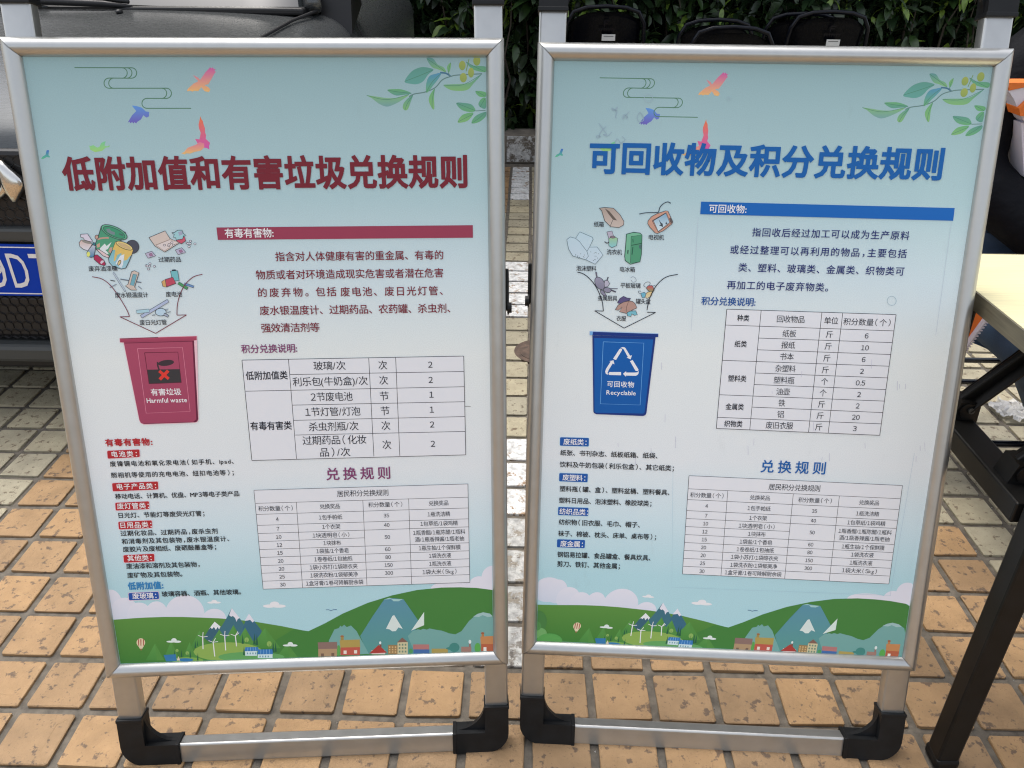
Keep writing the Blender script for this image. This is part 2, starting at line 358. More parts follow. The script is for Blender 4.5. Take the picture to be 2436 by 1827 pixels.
PR = [(676, 577, 885, 585), (692, 665, 853, 671), (595, 737, 922, 748), (680, 811, 840, 817), (604, 882, 900, 892), (577, 952, 916, 963), (525, 1021, 955, 1036), (519, 1093, 945, 1108), (469, 1163, 985, 1180),
      (1662, 625, 1872, 633), (1583, 707, 1930, 720), (1503, 785, 1988, 800), (1508, 845, 1968, 862), (1532, 926, 1922, 940), (1617, 999, 1824, 1008), (1605, 1073, 1812, 1081), (1535, 1143, 1852, 1155)]
for s, a in zip(PRZ, PR): t(zR, s, *a, 41, BLK, 'r')
for s, a in {'废纸类：': (178, 106, 425, 113), '废塑料：': (168, 487, 412, 494), '纺织品类：': (135, 848, 440, 858), '废金属：': (143, 1193, 385, 1200)}.items(): t(zQ, s, *a, 60, WHT, 'b')
for s, a in {'纸张、书刊杂志、纸板纸箱、纸袋、': (145, 218, 1180, 262), '饮料及牛奶包装（利乐包盒）、其它纸类；': (138, 345, 1355, 392),
             '塑料瓶（罐、盒）、塑料盆桶、塑料餐具、': (138, 605, 1308, 650), '塑料日用品、泡沫塑料、橡胶球类；': (131, 728, 1115, 768),
             '纺织物（旧衣服、毛巾、帽子、': (127, 960, 992, 995), '袜子、棉被、枕头、床单、桌布等）；': (120, 1083, 1165, 1125),
             '钢铝易拉罐、食品罐盒、餐具炊具、': (111, 1305, 1105, 1350), '剪刀、铁钉、其他金属；': (110, 1407, 778, 1437)}.items(): t(zQ, s, *a, 56, (24, 24, 30), 'b')
for s, a in {'纸箱': (758, 350, 843, 352), '电视机': (1222, 459, 1352, 461), '洗衣机': (866, 584, 997, 587), '泡沫塑料': (610, 723, 778, 726), '电冰箱': (978, 731, 1106, 733),
             '平板玻璃': (983, 866, 1153, 869), '金属厨具': (790, 973, 956, 976), '罐头盒': (1112, 1001, 1238, 1003), '衣服': (948, 1145, 1030, 1147)}.items(): t(zG, s, *a, 42, BLK, 'm')
t(zP, '可回收物', 952, 913, 1325, 920, 76, WHT, 'b'); t(zP, 'Recyclable', 918, 1027, 1372, 1038, 64, WHT, 'b')

OFF = {'r': 0.0, 'm': 0.007, 'b': 0.013, 'h': 0.032}
need = {(c, wt) for lst in (TEXTL, TEXTR) for (_, s, *_r, wt) in lst for c in s} | {('9', 'm'), ('D', 'm'), ('7', 'm'), ('国', 'r'), ('F', 'm')}
tmp = []
for c, wt in sorted(need):
    cu = bpy.data.curves.new('glyph', 'FONT'); cu.body = chr(ord(c) + 0xFEE0) if c in '0123456789D' else c; cu.size = 1; cu.resolution_u = 3; cu.fill_mode = 'BOTH'
    o = bpy.data.objects.new('glyph', cu); COL.objects.link(o); tmp.append((c, wt, o, cu))
dg = bpy.context.evaluated_depsgraph_get()
GL = {}
for c, wt, o, cu in tmp:
    me = bpy.data.meshes.new_from_object(o.evaluated_get(dg))
    co_ = np.array([v.co[:2] for v in me.vertices]) if len(me.vertices) else np.zeros((0, 2))
    fs = [tuple(p.vertices) for p in me.polygons]; ec = {}
    for f_ in fs:
        for k in range(len(f_)):
            e_ = (f_[k], f_[(k + 1) % len(f_)]); kk = (min(e_), max(e_)); ec.setdefault(kk, []).append(e_)
    w_ = OFF[wt]; ex_ = []; nf = []; nb = len(co_)
    if w_ > 0.004:                              # heavier weights: widen every outline edge
        for kk, q in ec.items():
            if len(q) != 1: continue
            a_, b_ = co_[q[0][0]], co_[q[0][1]]; d_ = b_ - a_; ln = np.hypot(*d_)
            if ln < 1e-5: continue
            d_ = d_ / ln; n_ = np.array([-d_[1], d_[0]]) * w_; d_ = d_ * w_ * 0.8
            nf.append((nb, nb + 1, nb + 2, nb + 3)); ex_ += [a_ - d_ - n_, b_ + d_ - n_, b_ + d_ + n_, a_ - d_ + n_]; nb += 4
    lev = np.concatenate([np.zeros(len(co_)), np.repeat(1 + np.arange(len(nf)) % 24, 4)]) if nf else np.zeros(len(co_))
    GL[(c, wt)] = (np.concatenate([co_, np.array(ex_)]) if ex_ else co_, fs + nf, lev); bpy.data.meshes.remove(me)
for c, wt, o, cu in tmp: bpy.data.objects.remove(o); bpy.data.curves.remove(cu)
g0 = GL[('国', 'r')][0]; EM = (g0[:, 0].max() - g0[:, 0].min()) / 0.87; YM = (g0[:, 1].max() + g0[:, 1].min()) / 2
def iscjk(c): return ord(c) > 0x2e80
def layout(s, wt):
    """glyph positions in em units: list of (char, x of glyph origin)"""
    x = 0; out = []
    for c in s:
        co_ = GL[(c, wt)][0]
        if iscjk(c):
            if c in '：；，（）':
                a = 0.62 if c not in '（）' else 0.72
                if len(co_): mx = (co_[:, 0].min() + co_[:, 0].max()) / 2 / EM
                out.append((c, x + a / 2 - mx)); x += a
            else: out.append((c, x)); x += 1.0
        else:
            if len(co_) == 0: x += 0.28; continue
            a0, a1 = co_[:, 0].min() / EM, co_[:, 0].max() / EM
            out.append((c, x + 0.035 - a0)); x += a1 - a0 + 0.07
    return out

class Print:
    """coloured flat print: polygons with vertex colours laid on the poster sheet (local x right, z up, -y towards the viewer)"""
    def __init__(s, H, z0): s.H = H; s.V = []; s.F = []; s.C = []; s.z = z0; s.xf = None; s.seg = []
    def cut(s, name): s.seg.append((name, len(s.V), len(s.F)))
    def uv(s, z, p):
        q = uvof(s.H, z(*p))
        if s.xf is not None: q = np.array([s.xf[0][0] * q[0] + s.xf[0][1], s.xf[1][0] * q[1] + s.xf[1][1]])
        return np.array([min(max(q[0], 0.0002), PW - 0.0002), min(max(q[1], 0.0002), PH - 0.0002)])
    def add(s, uvs, c, c2=None, faces=None, lev=None):
        uvs = np.array(uvs); b = len(s.V); v0, v1 = uvs[:, 1].min(), uvs[:, 1].max() + 1e-9
        for i_, (u, v) in enumerate(uvs):
            s.V.append((FR + u, -s.z - (lev[i_] * 1e-6 if lev is not None else 0), B0 + FR + v)); k = (v1 - v) / (v1 - v0)
            cc = ink(c) if c2 is None else tuple((1 - k) * a + k * d for a, d in zip(ink(c), ink(c2)))
            s.C.append((*cc, 1))
        if faces is None:
            s.F.append(list(range(b, b + len(uvs)))); s.z += 0.0000015
        else:
            for f in faces: s.F.append([b + q for q in f])
    def poly(s, z, pts, c, c2=None, smooth=0, edge=None, ew=1.2):
        if smooth: pts = curve(pts, True, 4)
        q = [s.uv(z, p) for p in pts]
        s.add(q, c, c2)
        if edge: s.line(z, list(pts) + [pts[0]], ew, edge)
    def ell(s, z, cx, cy, rx, ry, c, c2=None, rot=0, edge=None, ew=1.2, n=20):
        a = R(rot); pts = []
        for k in range(n):
            t_ = 2 * math.pi * k / n; x, y = rx * math.cos(t_), ry * math.sin(t_)
            pts.append((cx + x * math.cos(a) - y * math.sin(a), cy + x * math.sin(a) + y * math.cos(a)))
        s.poly(z, pts, c, c2, 0, edge, ew)
    def line(s, z, pts, wpx, c, smooth=0):
        """stroke; wpx = width in photo pixels"""
        if smooth: pts = curve(pts, False, 5)
        q = [s.uv(z, p) for p in pts]; hw = wpx * 0.00033; L, Rr = [], []
        for i in range(len(q)):
            d = q[min(i + 1, len(q) - 1)] - q[max(i - 1, 0)]; ln = np.hypot(*d) + 1e-9; nrm = np.array([-d[1], d[0]]) / ln * hw
            L.append(q[i] + nrm); Rr.append(q[i] - nrm)
        uvs = L + Rr; n = len(q)
        s.add(uvs, c, None, [(i, i + 1, n + i + 1, n + i) for i in range(n - 1)]); s.z += 0.0000015
    def text(s, z, st, x0, y0, x1, y1, h, c, wt):
        a = s.uv(z, (x0, y0)); b = s.uv(z, (x1, y1))
        hh = abs(s.uv(z, ((x0 + x1) / 2, (y0 + y1) / 2 - h / 2))[1] - s.uv(z, ((x0 + x1) / 2, (y0 + y1) / 2 + h / 2))[1])
        lay = layout(st, wt)
        ex = [(GL[(ch, wt)][0][:, 0].min() / EM + x, GL[(ch, wt)][0][:, 0].max() / EM + x) for ch, x in lay if len(GL[(ch, wt)][0])]
        e0, e1 = ex[0][0], ex[-1][1]; W_ = e1 - e0; tw = b[0] - a[0]
        latin = not any(iscjk(ch) for ch in st)
        if latin:
            ys = np.concatenate([GL[(ch, wt)][0][:, 1] for ch, _ in lay]); gy = hh / (max(ys.max(), 0.1) - min(ys.min(), 0)); ymid = (ys.max() + min(ys.min(), 0)) / 2
            if len(st) > 4: gy = hh / 0.75; ymid = 0.33
        else: gy = hh / (0.90 * EM); ymid = YM
        gx = min(gy, tw / W_ / EM * {'h': .94, 'b': .97}.get(wt, 1.0)) if not latin else min(tw / W_ / EM, gy * 1.05)
        if latin:
            cen = (a[0] + b[0]) / 2; tw = W_ * gx * EM; a = np.array([cen - tw / 2, a[1]])
        st_ = 1
        lead = (ex[0][0] - lay[0][1]) * gx * EM
        if len(lay) > 1: st_ = (tw + lead - (ex[-1][1] - lay[-1][1]) * gx * EM) / (lay[-1][1] - lay[0][1])
        vm = (a[1] + b[1]) / 2
        for ch, x in lay:
            g, fs, lev = GL[(ch, wt)]
            if not len(g): continue
            px = a[0] - lead + (x - lay[0][1]) * st_
            uv = np.stack([px + g[:, 0] * gx, vm + (g[:, 1] - ymid) * gy], 1)
            s.add(uv, c, None, fs, lev)
    def build(s, name, m, parent):
        sg = s.seg if s.seg else [(name, 0, 0)]
        for i, (nm, v0, f0) in enumerate(sg):
            v1, f1 = (sg[i + 1][1], sg[i + 1][2]) if i + 1 < len(sg) else (len(s.V), len(s.F))
            if f1 <= f0: continue
            me = bpy.data.meshes.new(nm); me.from_pydata(s.V[v0:v1], [], [[q - v0 for q in f] for f in s.F[f0:f1]])
            at = me.color_attributes.new('ink', 'FLOAT_COLOR', 'POINT')
            at.data.foreach_set('color', np.array(s.C[v0:v1], dtype=np.float32).ravel())
            o_ = link(nm, me, parent, m)
            if nm == 'scuffs': o_['kind'] = 'stuff'
def curve(pts, closed, n):
    P = [np.array(p, float) for p in pts]; out = []; N = len(P)
    rngi = range(N) if closed else range(N - 1)
    for i in rngi:
        p0 = P[(i - 1) % N] if closed or i > 0 else P[0]; p1 = P[i]; p2 = P[(i + 1) % N]; p3 = P[(i + 2) % N] if closed or i + 2 < N else P[-1]
        for k in range(n):
            u = k / n
            out.append(tuple(0.5 * ((2 * p1) + (-p0 + p2) * u + (2 * p0 - 5 * p1 + 4 * p2 - p3) * u * u + (-p0 + 3 * p1 - 3 * p2 + p3) * u ** 3)))
    if not closed: out.append(tuple(P[-1]))
    return out

INKM = bpy.data.materials.new('printed_ink'); INKM.use_nodes = True
_n = INKM.node_tree.nodes; _a = _n.new('ShaderNodeAttribute'); _a.attribute_name = 'ink'
INKM.node_tree.links.new(_a.outputs['Color'], _n['Principled BSDF'].inputs['Base Color'])
_n['Principled BSDF'].inputs['Roughness'].default_value = 0.45; _n['Principled BSDF'].inputs['Specular IOR Level'].default_value = 0.3

def poster_mat(name, dirt, seed):
    m = bpy.data.materials.new(name); m.use_nodes = True
    n = m.node_tree.nodes; l = m.node_tree.links; b = n['Principled BSDF']
    b.inputs['Roughness'].default_value = 0.45; b.inputs['Specular IOR Level'].default_value = 0.3
    tc = n.new('ShaderNodeTexCoord'); sx = n.new('ShaderNodeSeparateXYZ'); l.new(tc.outputs['Object'], sx.inputs[0])
    mr = n.new('ShaderNodeMapRange'); mr.inputs['From Min'].default_value = B0 + FR; mr.inputs['From Max'].default_value = B0 + FR + PH
    l.new(sx.outputs['Z'], mr.inputs[0])
    r = n.new('ShaderNodeValToRGB'); cr_ = r.color_ramp
    stops = [(0.0, (158, 197, 203)), (0.14, (164, 199, 205)), (0.24, (188, 208, 213)), (0.36, (208, 213, 214)), (0.55, (210, 216, 213)), (0.68, (191, 207, 211)), (0.80, (162, 189, 193)), (1.0, (137, 167, 170))]
    while len(cr_.elements) < len(stops): cr_.elements.new(0.5)
    for e, (p, c) in zip(cr_.elements, stops): e.position = p; e.color = (*ink(c), 1)
    l.new(mr.outputs[0], r.inputs[0])
    nz = n.new('ShaderNodeTexNoise'); nz.inputs['Scale'].default_value = 22; nz.inputs['Detail'].default_value = 8; nz.inputs['Roughness'].default_value = 0.7
    mp = n.new('ShaderNodeMapping'); mp.inputs['Location'].default_value = (seed, seed, 0); mp.inputs['Scale'].default_value = (1, 1, 0.35)
    l.new(tc.outputs['Object'], mp.inputs[0]); l.new(mp.outputs[0], nz.inputs['Vector'])
    d = n.new('ShaderNodeValToRGB'); d.color_ramp.elements[0].position = 0.60; d.color_ramp.elements[1].position = 0.74
    d.color_ramp.elements[0].color = (1, 1, 1, 1); d.color_ramp.elements[1].color = (1 - dirt, 1 - dirt, 1 - dirt, 1)
    l.new(nz.outputs['Fac'], d.inputs[0])
    nf = n.new('ShaderNodeTexNoise'); nf.inputs['Scale'].default_value = 700; nf.inputs['Detail'].default_value = 2
    l.new(tc.outputs['Object'], nf.inputs['Vector'])
    d2 = n.new('ShaderNodeValToRGB'); d2.color_ramp.elements[0].position = 0.3; d2.color_ramp.elements[1].position = 0.7
    d2.color_ramp.elements[0].color = (0.95, 0.95, 0.95, 1); d2.color_ramp.elements[1].color = (1.04, 1.04, 1.04, 1); l.new(nf.outputs['Fac'], d2.inputs[0])
    def mul(a, c):
        x = n.new('ShaderNodeMix'); x.data_type = 'RGBA'; x.blend_type = 'MULTIPLY'; x.inputs[0].default_value = 1; l.new(a, x.inputs[6]); l.new(c, x.inputs[7]); return x.outputs[2]
    l.new(mul(mul(r.outputs[0], d.outputs[0]), d2.outputs[0]), b.inputs['Base Color'])
    bp = n.new('ShaderNodeBump'); bp.inputs['Strength'].default_value = 0.12; bp.inputs['Distance'].default_value = 0.003
    n3 = n.new('ShaderNodeTexNoise'); n3.inputs['Scale'].default_value = 9; l.new(tc.outputs['Object'], n3.inputs['Vector'])
    l.new(n3.outputs['Fac'], bp.inputs['Height']); l.new(bp.outputs[0], b.inputs['Normal'])
    return m

# ---- art shared by both posters (drawn from the left one, moved into place on the right one)
def art_curl(p):
    c = (78, 118, 92); W_ = 1.7
    def arc(cx, cy, r, s): return [(cx + s * r * math.sin(math.pi * k / 10), cy - r * math.cos(math.pi * k / 10)) for k in range(11)]
    p.line(zA, [(642, 597)] + arc(1125, 644, 44, 1) + [(935, 686)], W_, c)
    p.line(zA, arc(1045, 644, 44, 1), W_, c); p.line(zA, arc(1085, 644, 44, 1), W_, c)
    p.line(zA, arc(935, 729, 43, -1) + [(1418, 773)] + arc(1420, 816, 43, 1) + [(1260, 858)] + arc(1255, 900, 42, -1) + [(1630, 943)], W_, c)
    p.line(zA, arc(975, 729, 43, -1), W_, c); p.line(zA, arc(1380, 816, 43, 1), W_, c)
def art_birds(p):
    p.cut('printed_bird')
    p.poly(zA, [(1595, 800), (1600, 780), (1650, 735), (1690, 715), (1668, 690), (1645, 662), (1690, 685), (1705, 705), (1750, 640), (1780, 610), (1790, 597), (1800, 608), (1815, 598), (1820, 612), (1838, 612), (1826, 630), (1840, 636), (1826, 652), (1800, 700), (1775, 740), (1740, 748), (1775, 765), (1792, 785), (1780, 807), (1745, 800), (1715, 765), (1690, 798), (1655, 795), (1640, 803), (1625, 795)], (190, 85, 150), (225, 170, 105))
    p.cut('printed_bird')
    p.poly(zA, [(1128, 918), (1165, 922), (1210, 935), (1245, 968), (1275, 972), (1272, 1010), (1250, 1020), (1225, 1000), (1205, 1035), (1170, 1058), (1165, 1070), (1150, 1058), (1140, 1070), (1130, 1056), (1115, 1068), (1108, 1054), (1092, 1062), (1130, 1000), (1165, 965)], (88, 140, 200), (104, 88, 170))
    p.cut('printed_bird')
    p.poly(zA, [(1708, 1010), (1716, 1035), (1728, 1050), (1735, 1080), (1746, 1110), (1748, 1150), (1756, 1170), (1752, 1200), (1790, 1235), (1780, 1262), (1784, 1290), (1760, 1278), (1740, 1275), (1700, 1300), (1690, 1250), (1662, 1200), (1700, 1205), (1710, 1150), (1695, 1110), (1692, 1080)], (222, 112, 55), (190, 80, 160))
    p.poly(zA, [(1740, 1275), (1710, 1300), (1660, 1310), (1620, 1325), (1590, 1322), (1575, 1332), (1545, 1322), (1570, 1310), (1600, 1275), (1670, 1250), (1700, 1225), (1740, 1240)], (205, 110, 140), (225, 175, 105))
    p.cut('printed_bird')
    p.poly(zA, [(765, 1255), (780, 1258), (800, 1250), (835, 1272), (855, 1262), (868, 1232), (905, 1217), (895, 1255), (918, 1262), (940, 1252), (937, 1268), (905, 1272), (875, 1300), (815, 1310), (775, 1290)], (110, 190, 140), (150, 195, 110))
    p.cut('printed_bird')
    p.poly(zA, [(358, 1367), (372, 1345), (395, 1332), (405, 1293), (425, 1293), (420, 1335), (432, 1345), (430, 1355), (405, 1350), (380, 1365)], (60, 100, 180), (90, 180, 130))
def art_branch(p):
    st = (92, 122, 118)
    p.line(zB, [(1330, 850), (1375, 828), (1465, 812), (1550, 775), (1610, 710), (1680, 682), (1740, 670), (1945, 660)], 2.0, st, 1)
    p.line(zB, [(1590, 650), (1640, 655), (1680, 680)], 3, (65, 105, 130), 1); p.line(zB, [(1890, 972), (1975, 968)], 1.5, st)
    p.line(zB, [(1810, 640), (1835, 535)], 1.6, (110, 140, 80)); p.line(zB, [(1660, 650), (1680, 685)], 1.5, st)
    G1, G2, G3 = (98, 158, 108), (88, 142, 128), (120, 168, 108)
    lv = [([(972, 838), (1060, 850), (1150, 862), (1240, 858), (1330, 832), (1260, 885), (1180, 925), (1130, 932), (1070, 905), (1015, 862)], G3, (110, 150, 150)),
          ([(1147, 795), (1200, 787), (1270, 790), (1350, 822), (1280, 835), (1210, 838)], G1, G2), ([(1362, 838), (1345, 890), (1320, 955), (1295, 965), (1278, 945), (1285, 905), (1320, 865)], G2, G3),
          ([(1292, 722), (1350, 640), (1420, 605), (1480, 605), (1535, 625), (1490, 665), (1450, 720), (1400, 745), (1340, 742)], G2, (92, 150, 140)), ([(1475, 815), (1475, 740), (1500, 680), (1550, 660), (1600, 655), (1570, 710), (1530, 760), (1500, 800)], (80, 135, 165), G1),
          ([(1545, 785), (1540, 850), (1543, 950), (1525, 950), (1497, 890), (1505, 840)], G1, G3), ([(1620, 755), (1680, 748), (1780, 745), (1850, 730), (1940, 665), (1870, 745), (1830, 790), (1770, 803), (1680, 795)], G2, G3),
          ([(1478, 530), (1530, 530), (1570, 580), (1620, 605), (1640, 645), (1570, 620), (1520, 600)], (90, 140, 140), G3), ([(1663, 650), (1650, 600), (1680, 565), (1680, 610)], G3, G1),
          ([(1810, 560), (1860, 590), (1975, 600), (1975, 645), (1900, 635), (1850, 610)], G2, G1), ([(1890, 805), (1975, 815), (1975, 852), (1920, 850)], G1, G1), ([(1915, 910), (1940, 870), (1975, 865), (1975, 950), (1930, 940)], G1, G2),
          ([(1728, 905), (1800, 905), (1860, 920), (1890, 970), (1840, 980), (1770, 960)], G2, G1), ([(1740, 1065), (1780, 1005), (1860, 985), (1870, 1000), (1830, 1050), (1780, 1068)], G1, G3), ([(1857, 1075), (1890, 1015), (1975, 980), (1975, 1020), (1920, 1065)], G2, G1)]
    for q, a, b in lv:
        p.poly(zB, q, a, b, 1)
        i, j = max(((a_, b_) for a_ in range(len(q)) for b_ in range(a_)), key=lambda ij: (q[ij[0]][0] - q[ij[1]][0]) ** 2 + (q[ij[0]][1] - q[ij[1]][1]) ** 2)
        cx = sum(v[0] for v in q) / len(q); cy = sum(v[1] for v in q) / len(q)
        p.line(zB, [q[i], (cx, cy), q[j]], 0.9, (72, 122, 100), 1)
    for x, y, a, b in ((1778, 590, 28, 40), (1900, 550, 30, 42), (1852, 650, 25, 42), (1787, 692, 30, 40)): p.ell(zB, x, y, a, b, (148, 160, 82), (128, 148, 78))
def art_land(p):
    LIL = (208, 208, 217)
    for x, y, a, b in ((130, 330, 140, 120), (215, 340, 95, 115), (330, 400, 110, 110), (450, 430, 100, 100), (590, 420, 90, 100), (820, 420, 160, 150), (1060, 460, 95, 80)): p.ell(zM, x, y, a, b, LIL, (192, 200, 212), n=32)
    for x, y, a, b in ((1500, 200, 85, 85), (1610, 130, 90, 100), (1700, 150, 90, 110), (1300, 215, 190, 60)): p.ell(zN, x, y, a, b, LIL, n=32)
    for z, x, y, k in ((zM, 1058, 328, 1), (zM, 1548, 355, 1.7)):
        for dx, dy, a, b in ((-25, 2, 30, 8), (20, 2, 34, 8), (0, -8, 22, 12)): p.ell(z, x + dx * k, y + dy * k, a * k, b * k, (215, 215, 225))
    p.poly(zM, [(60, 480), (240, 470), (400, 458), (500, 452), (650, 447), (800, 447), (950, 452), (1100, 458), (1250, 470), (1400, 487), (1600, 520), (1810, 562), (1900, 830), (60, 835)], (84, 132, 60), (58, 116, 50))
    p.poly(zN, [(120, 562), (250, 500), (400, 418), (600, 332), (800, 270), (1000, 227), (1200, 207), (1350, 205), (1480, 210), (1620, 226), (1730, 242), (1730, 730), (-100, 790), (-400, 790), (0, 545)], (66, 120, 58), (60, 118, 56))
    p.poly(zM, [(975, 615), (1020, 540), (1062, 485), (1120, 545), (1180, 600), (1080, 700)], (52, 92, 108))
    p.poly(zM, [(1095, 560), (1160, 455), (1200, 375), (1265, 455), (1350, 590), (1290, 640), (1150, 640)], (58, 104, 118))
    p.poly(zM, [(1290, 530), (1340, 420), (1395, 495), (1445, 560), (1410, 640), (1320, 640)], (52, 98, 120))
    p.poly(zM, [(1013, 548), (1062, 485), (1110, 525), (1098, 548), (1086, 528), (1072, 552), (1056, 528), (1040, 545), (1030, 532)], (212, 222, 220))
    p.poly(zM, [(1180, 432), (1200, 375), (1266, 456), (1250, 462), (1240, 486), (1228, 455), (1210, 438), (1196, 445)], LIL)
    p.poly(zM, [(1306, 478), (1340, 420), (1384, 478), (1370, 492), (1350, 470), (1330, 475)], LIL)
    for x, y, hw, by in ((1100, 548, 85, 680), (1215, 512, 95, 680), (1310, 532, 90, 690), (1472, 535, 125, 700), (940, 555, 75, 700), (578, 662, 75, 800), (710, 640, 60, 780), (860, 650, 60, 790), (1650, 660, 90, 780), (928, 700, 75, 805), (1010, 735, 50, 800)):
        p.poly(zM, [(x - hw, by), (x, y), (x + hw, by)], (84, 142, 70), (66, 126, 58)); p.poly(zM, [(x, y), (x + hw, by), (x + hw * .2, by)], (76, 132, 62))
    p.ell(zM, 1170, 730, 280, 78, (130, 162, 80)); p.ell(zM, 1360, 772, 270, 42, (92, 152, 88)); p.ell(zM, 840, 800, 130, 26, (118, 160, 74))
    for x, y, x2, y2 in ((965, 610, 968, 708), (1050, 652, 1063, 768), (1143, 600, 1152, 718), (1230, 600, 1240, 685)):
        p.line(zM, [(x, y), (x2, y2)], 2.2, (215, 222, 222))
        for a in (200, 275 if x % 2 else 300, -8 if x != 1230 else -40): p.line(zM, [(x, y), (x + 40 * math.cos(R(a)), y + 40 * math.sin(R(a)))], 1.5, (215, 222, 222))
    for x, y, k in ((735, 745, 1), (793, 745, 1), (865, 748, 1), (905, 668, 1), (922, 660, .7), (1290, 625, 1.3), (1385, 625, 1.5), (1405, 630, 1.5), (1537, 690, 1.5), (1557, 690, 1.3), (925, 770, 1), (1300, 720, 1.2)):
        p.poly(zM, [(x - 7 * k, y + 30 * k), (x, y - 32 * k), (x + 7 * k, y + 30 * k)], (34, 88, 64))
    for x, y, r_ in ((1322, 632, 18), (1505, 665, 20), (757, 720, 12), (840, 740, 14)): p.ell(zM, x, y, r_, r_ * 1.1, (128, 165, 88)); p.line(zM, [(x, y), (x, y + 30)], .8, (70, 100, 60))
    for a, b in (((1312, 692, 1415, 722), (1310, 725, 1405, 762)), ((1415, 710, 1530, 748), (1412, 750, 1532, 780))):
        p.poly(zM, [(a[0], a[1]), (a[2], a[1] - 2), (a[2] + 6, a[3]), (a[0] - 8, a[3] + 3)], (50, 112, 170))
        for k in range(1, 5): p.line(zM, [(a[0] + (a[2] - a[0]) * k / 5, a[1]), (a[0] - 4 + (a[2] - a[0] + 8) * k / 5, a[3])], .6, (150, 195, 215))
        p.poly(zM, [(b[0], b[1]), (b[2], b[1] - 2), (b[2], b[3]), (b[0], b[3])], (190, 210, 210))
        for k in range(4): p.poly(zM, [(b[0] + 14 + k * 22, b[1] + 10), (b[0] + 24 + k * 22, b[1] + 10), (b[0] + 24 + k * 22, b[1] + 24), (b[0] + 14 + k * 22, b[1] + 24)], (110, 150, 160))
    p.poly(zM, [(648, 756), (745, 750), (755, 805), (668, 808)], (48, 112, 158)); p.ell(zM, 825, 795, 65, 13, (45, 112, 158)); p.poly(zM, [(755, 800), (768, 765), (782, 800)], (205, 190, 170))
    p.ell(zM, 463, 655, 35, 35, (205, 192, 160)); p.poly(zM, [(432, 668), (495, 668), (475, 705), (455, 705)], (205, 192, 160))
    for x in (444, 463, 484): p.poly(zM, [(x - 5, 628), (x + 5, 628), (x + 4, 680), (x - 3, 680)], (160, 88, 72))
    p.poly(zM, [(457, 706), (473, 706), (470, 718), (460, 718)], (140, 100, 70))
    for z, x, y in ((zM, 732, 642), (zM, 1676, 672)):
        for dx, dy, a, b in ((-25, 5, 36, 8), (25, 5, 34, 9), (0, -6, 22, 17)): p.ell(z, x + dx, y + dy, a, b, (205, 225, 210))
    p.poly(zN, [(540, 600), (640, 440), (735, 302), (780, 290), (890, 302), (1010, 475), (985, 560), (1010, 745), (600, 748)], (84, 134, 152), (82, 140, 132))
    p.poly(zN, [(735, 304), (775, 290), (800, 300), (885, 300), (850, 318), (810, 318), (790, 300)], (150, 188, 184))
    p.poly(zN, [(285, 640), (330, 548), (368, 535), (378, 516), (392, 526), (410, 508), (430, 528), (465, 515), (510, 560), (610, 745), (290, 760)], (108, 156, 150))
    p.poly(zN, [(925, 600), (965, 560), (990, 552), (1005, 545), (1030, 550), (1050, 541), (1080, 548), (1100, 538), (1150, 548), (1200, 556), (1260, 578), (1310, 586), (1360, 560), (1420, 478), (1480, 425), (1530, 408), (1590, 418), (1640, 450), (1730, 500), (1730, 730), (985, 748)], (112, 158, 152), (104, 152, 146))
    p.poly(zN, [(1455, 442), (1490, 420), (1535, 407), (1590, 418), (1618, 440), (1570, 445), (1530, 430), (1500, 445)], (150, 180, 178))
    p.poly(zN, [(748, 542), (800, 437), (815, 430), (884, 542), (850, 530), (828, 560), (800, 562), (775, 545)], (198, 210, 204)); p.poly(zN, [(953, 556), (1057, 405), (1057, 512)], (200, 214, 206))
    def hs_(x0, y0, x1, y1, c): p.poly(zN, [(x0, y0), (x1, y0), (x1, y1), (x0, y1)], c)
    p.ell(zN, 365, 720, 16, 46, (84, 150, 76)); p.ell(zN, 950, 722, 16, 20, (74, 140, 84))
    hs_(200, 700, 352, 768, (162, 136, 104)); p.poly(zN, [(195, 652), (352, 648), (356, 704), (200, 706)], (128, 104, 96)); hs_(222, 742, 246, 768, (110, 88, 72)); hs_(306, 738, 330, 764, (110, 88, 72))
    hs_(382, 602, 406, 640, (150, 128, 72)); p.ell(zN, 393, 602, 15, 7, (150, 96, 60)); hs_(380, 686, 538, 756, (176, 84, 70)); p.poly(zN, [(372, 634), (536, 628), (540, 690), (380, 694)], (162, 142, 78)); hs_(405, 718, 430, 746, (220, 205, 190)); hs_(490, 715, 515, 742, (220, 205, 190))
    hs_(632, 715, 742, 748, (208, 190, 180)); p.poly(zN, [(612, 742), (690, 672), (757, 735)], (158, 58, 52)); hs_(698, 668, 712, 692, (120, 70, 60)); p.ell(zN, 702, 655, 9, 12, (205, 215, 210))
    hs_(765, 672, 842, 748, (142, 116, 78)); hs_(842, 650, 925, 746, (192, 184, 146)); p.poly(zN, [(838, 653), (880, 612), (924, 648)], (122, 90, 78))
    for i in range(3):
        for j in range(3):
            hs_(852 + i * 24, 662 + j * 28, 866 + i * 24, 678 + j * 28, (110, 130, 110)); hs_(772 + i * 24, 684 + j * 20, 784 + i * 24, 696 + j * 20, (196, 166, 116))
    hs_(968, 668, 1098, 708, (166, 112, 108)); hs_(972, 708, 1100, 742, (62, 100, 150)); hs_(1118, 702, 1250, 738, (160, 142, 80))
    p.ell(zN, 1302, 692, 42, 38, (62, 124, 116)); p.ell(zN, 1275, 700, 40, 12, (62, 124, 116)); hs_(1358, 686, 1440, 728, (150, 116, 104)); hs_(1420, 660, 1434, 690, (140, 106, 96)); p.ell(zN, 1428, 646, 11, 16, (205, 215, 210)); p.ell(zN, 1490, 695, 25, 40, (84, 156, 74))
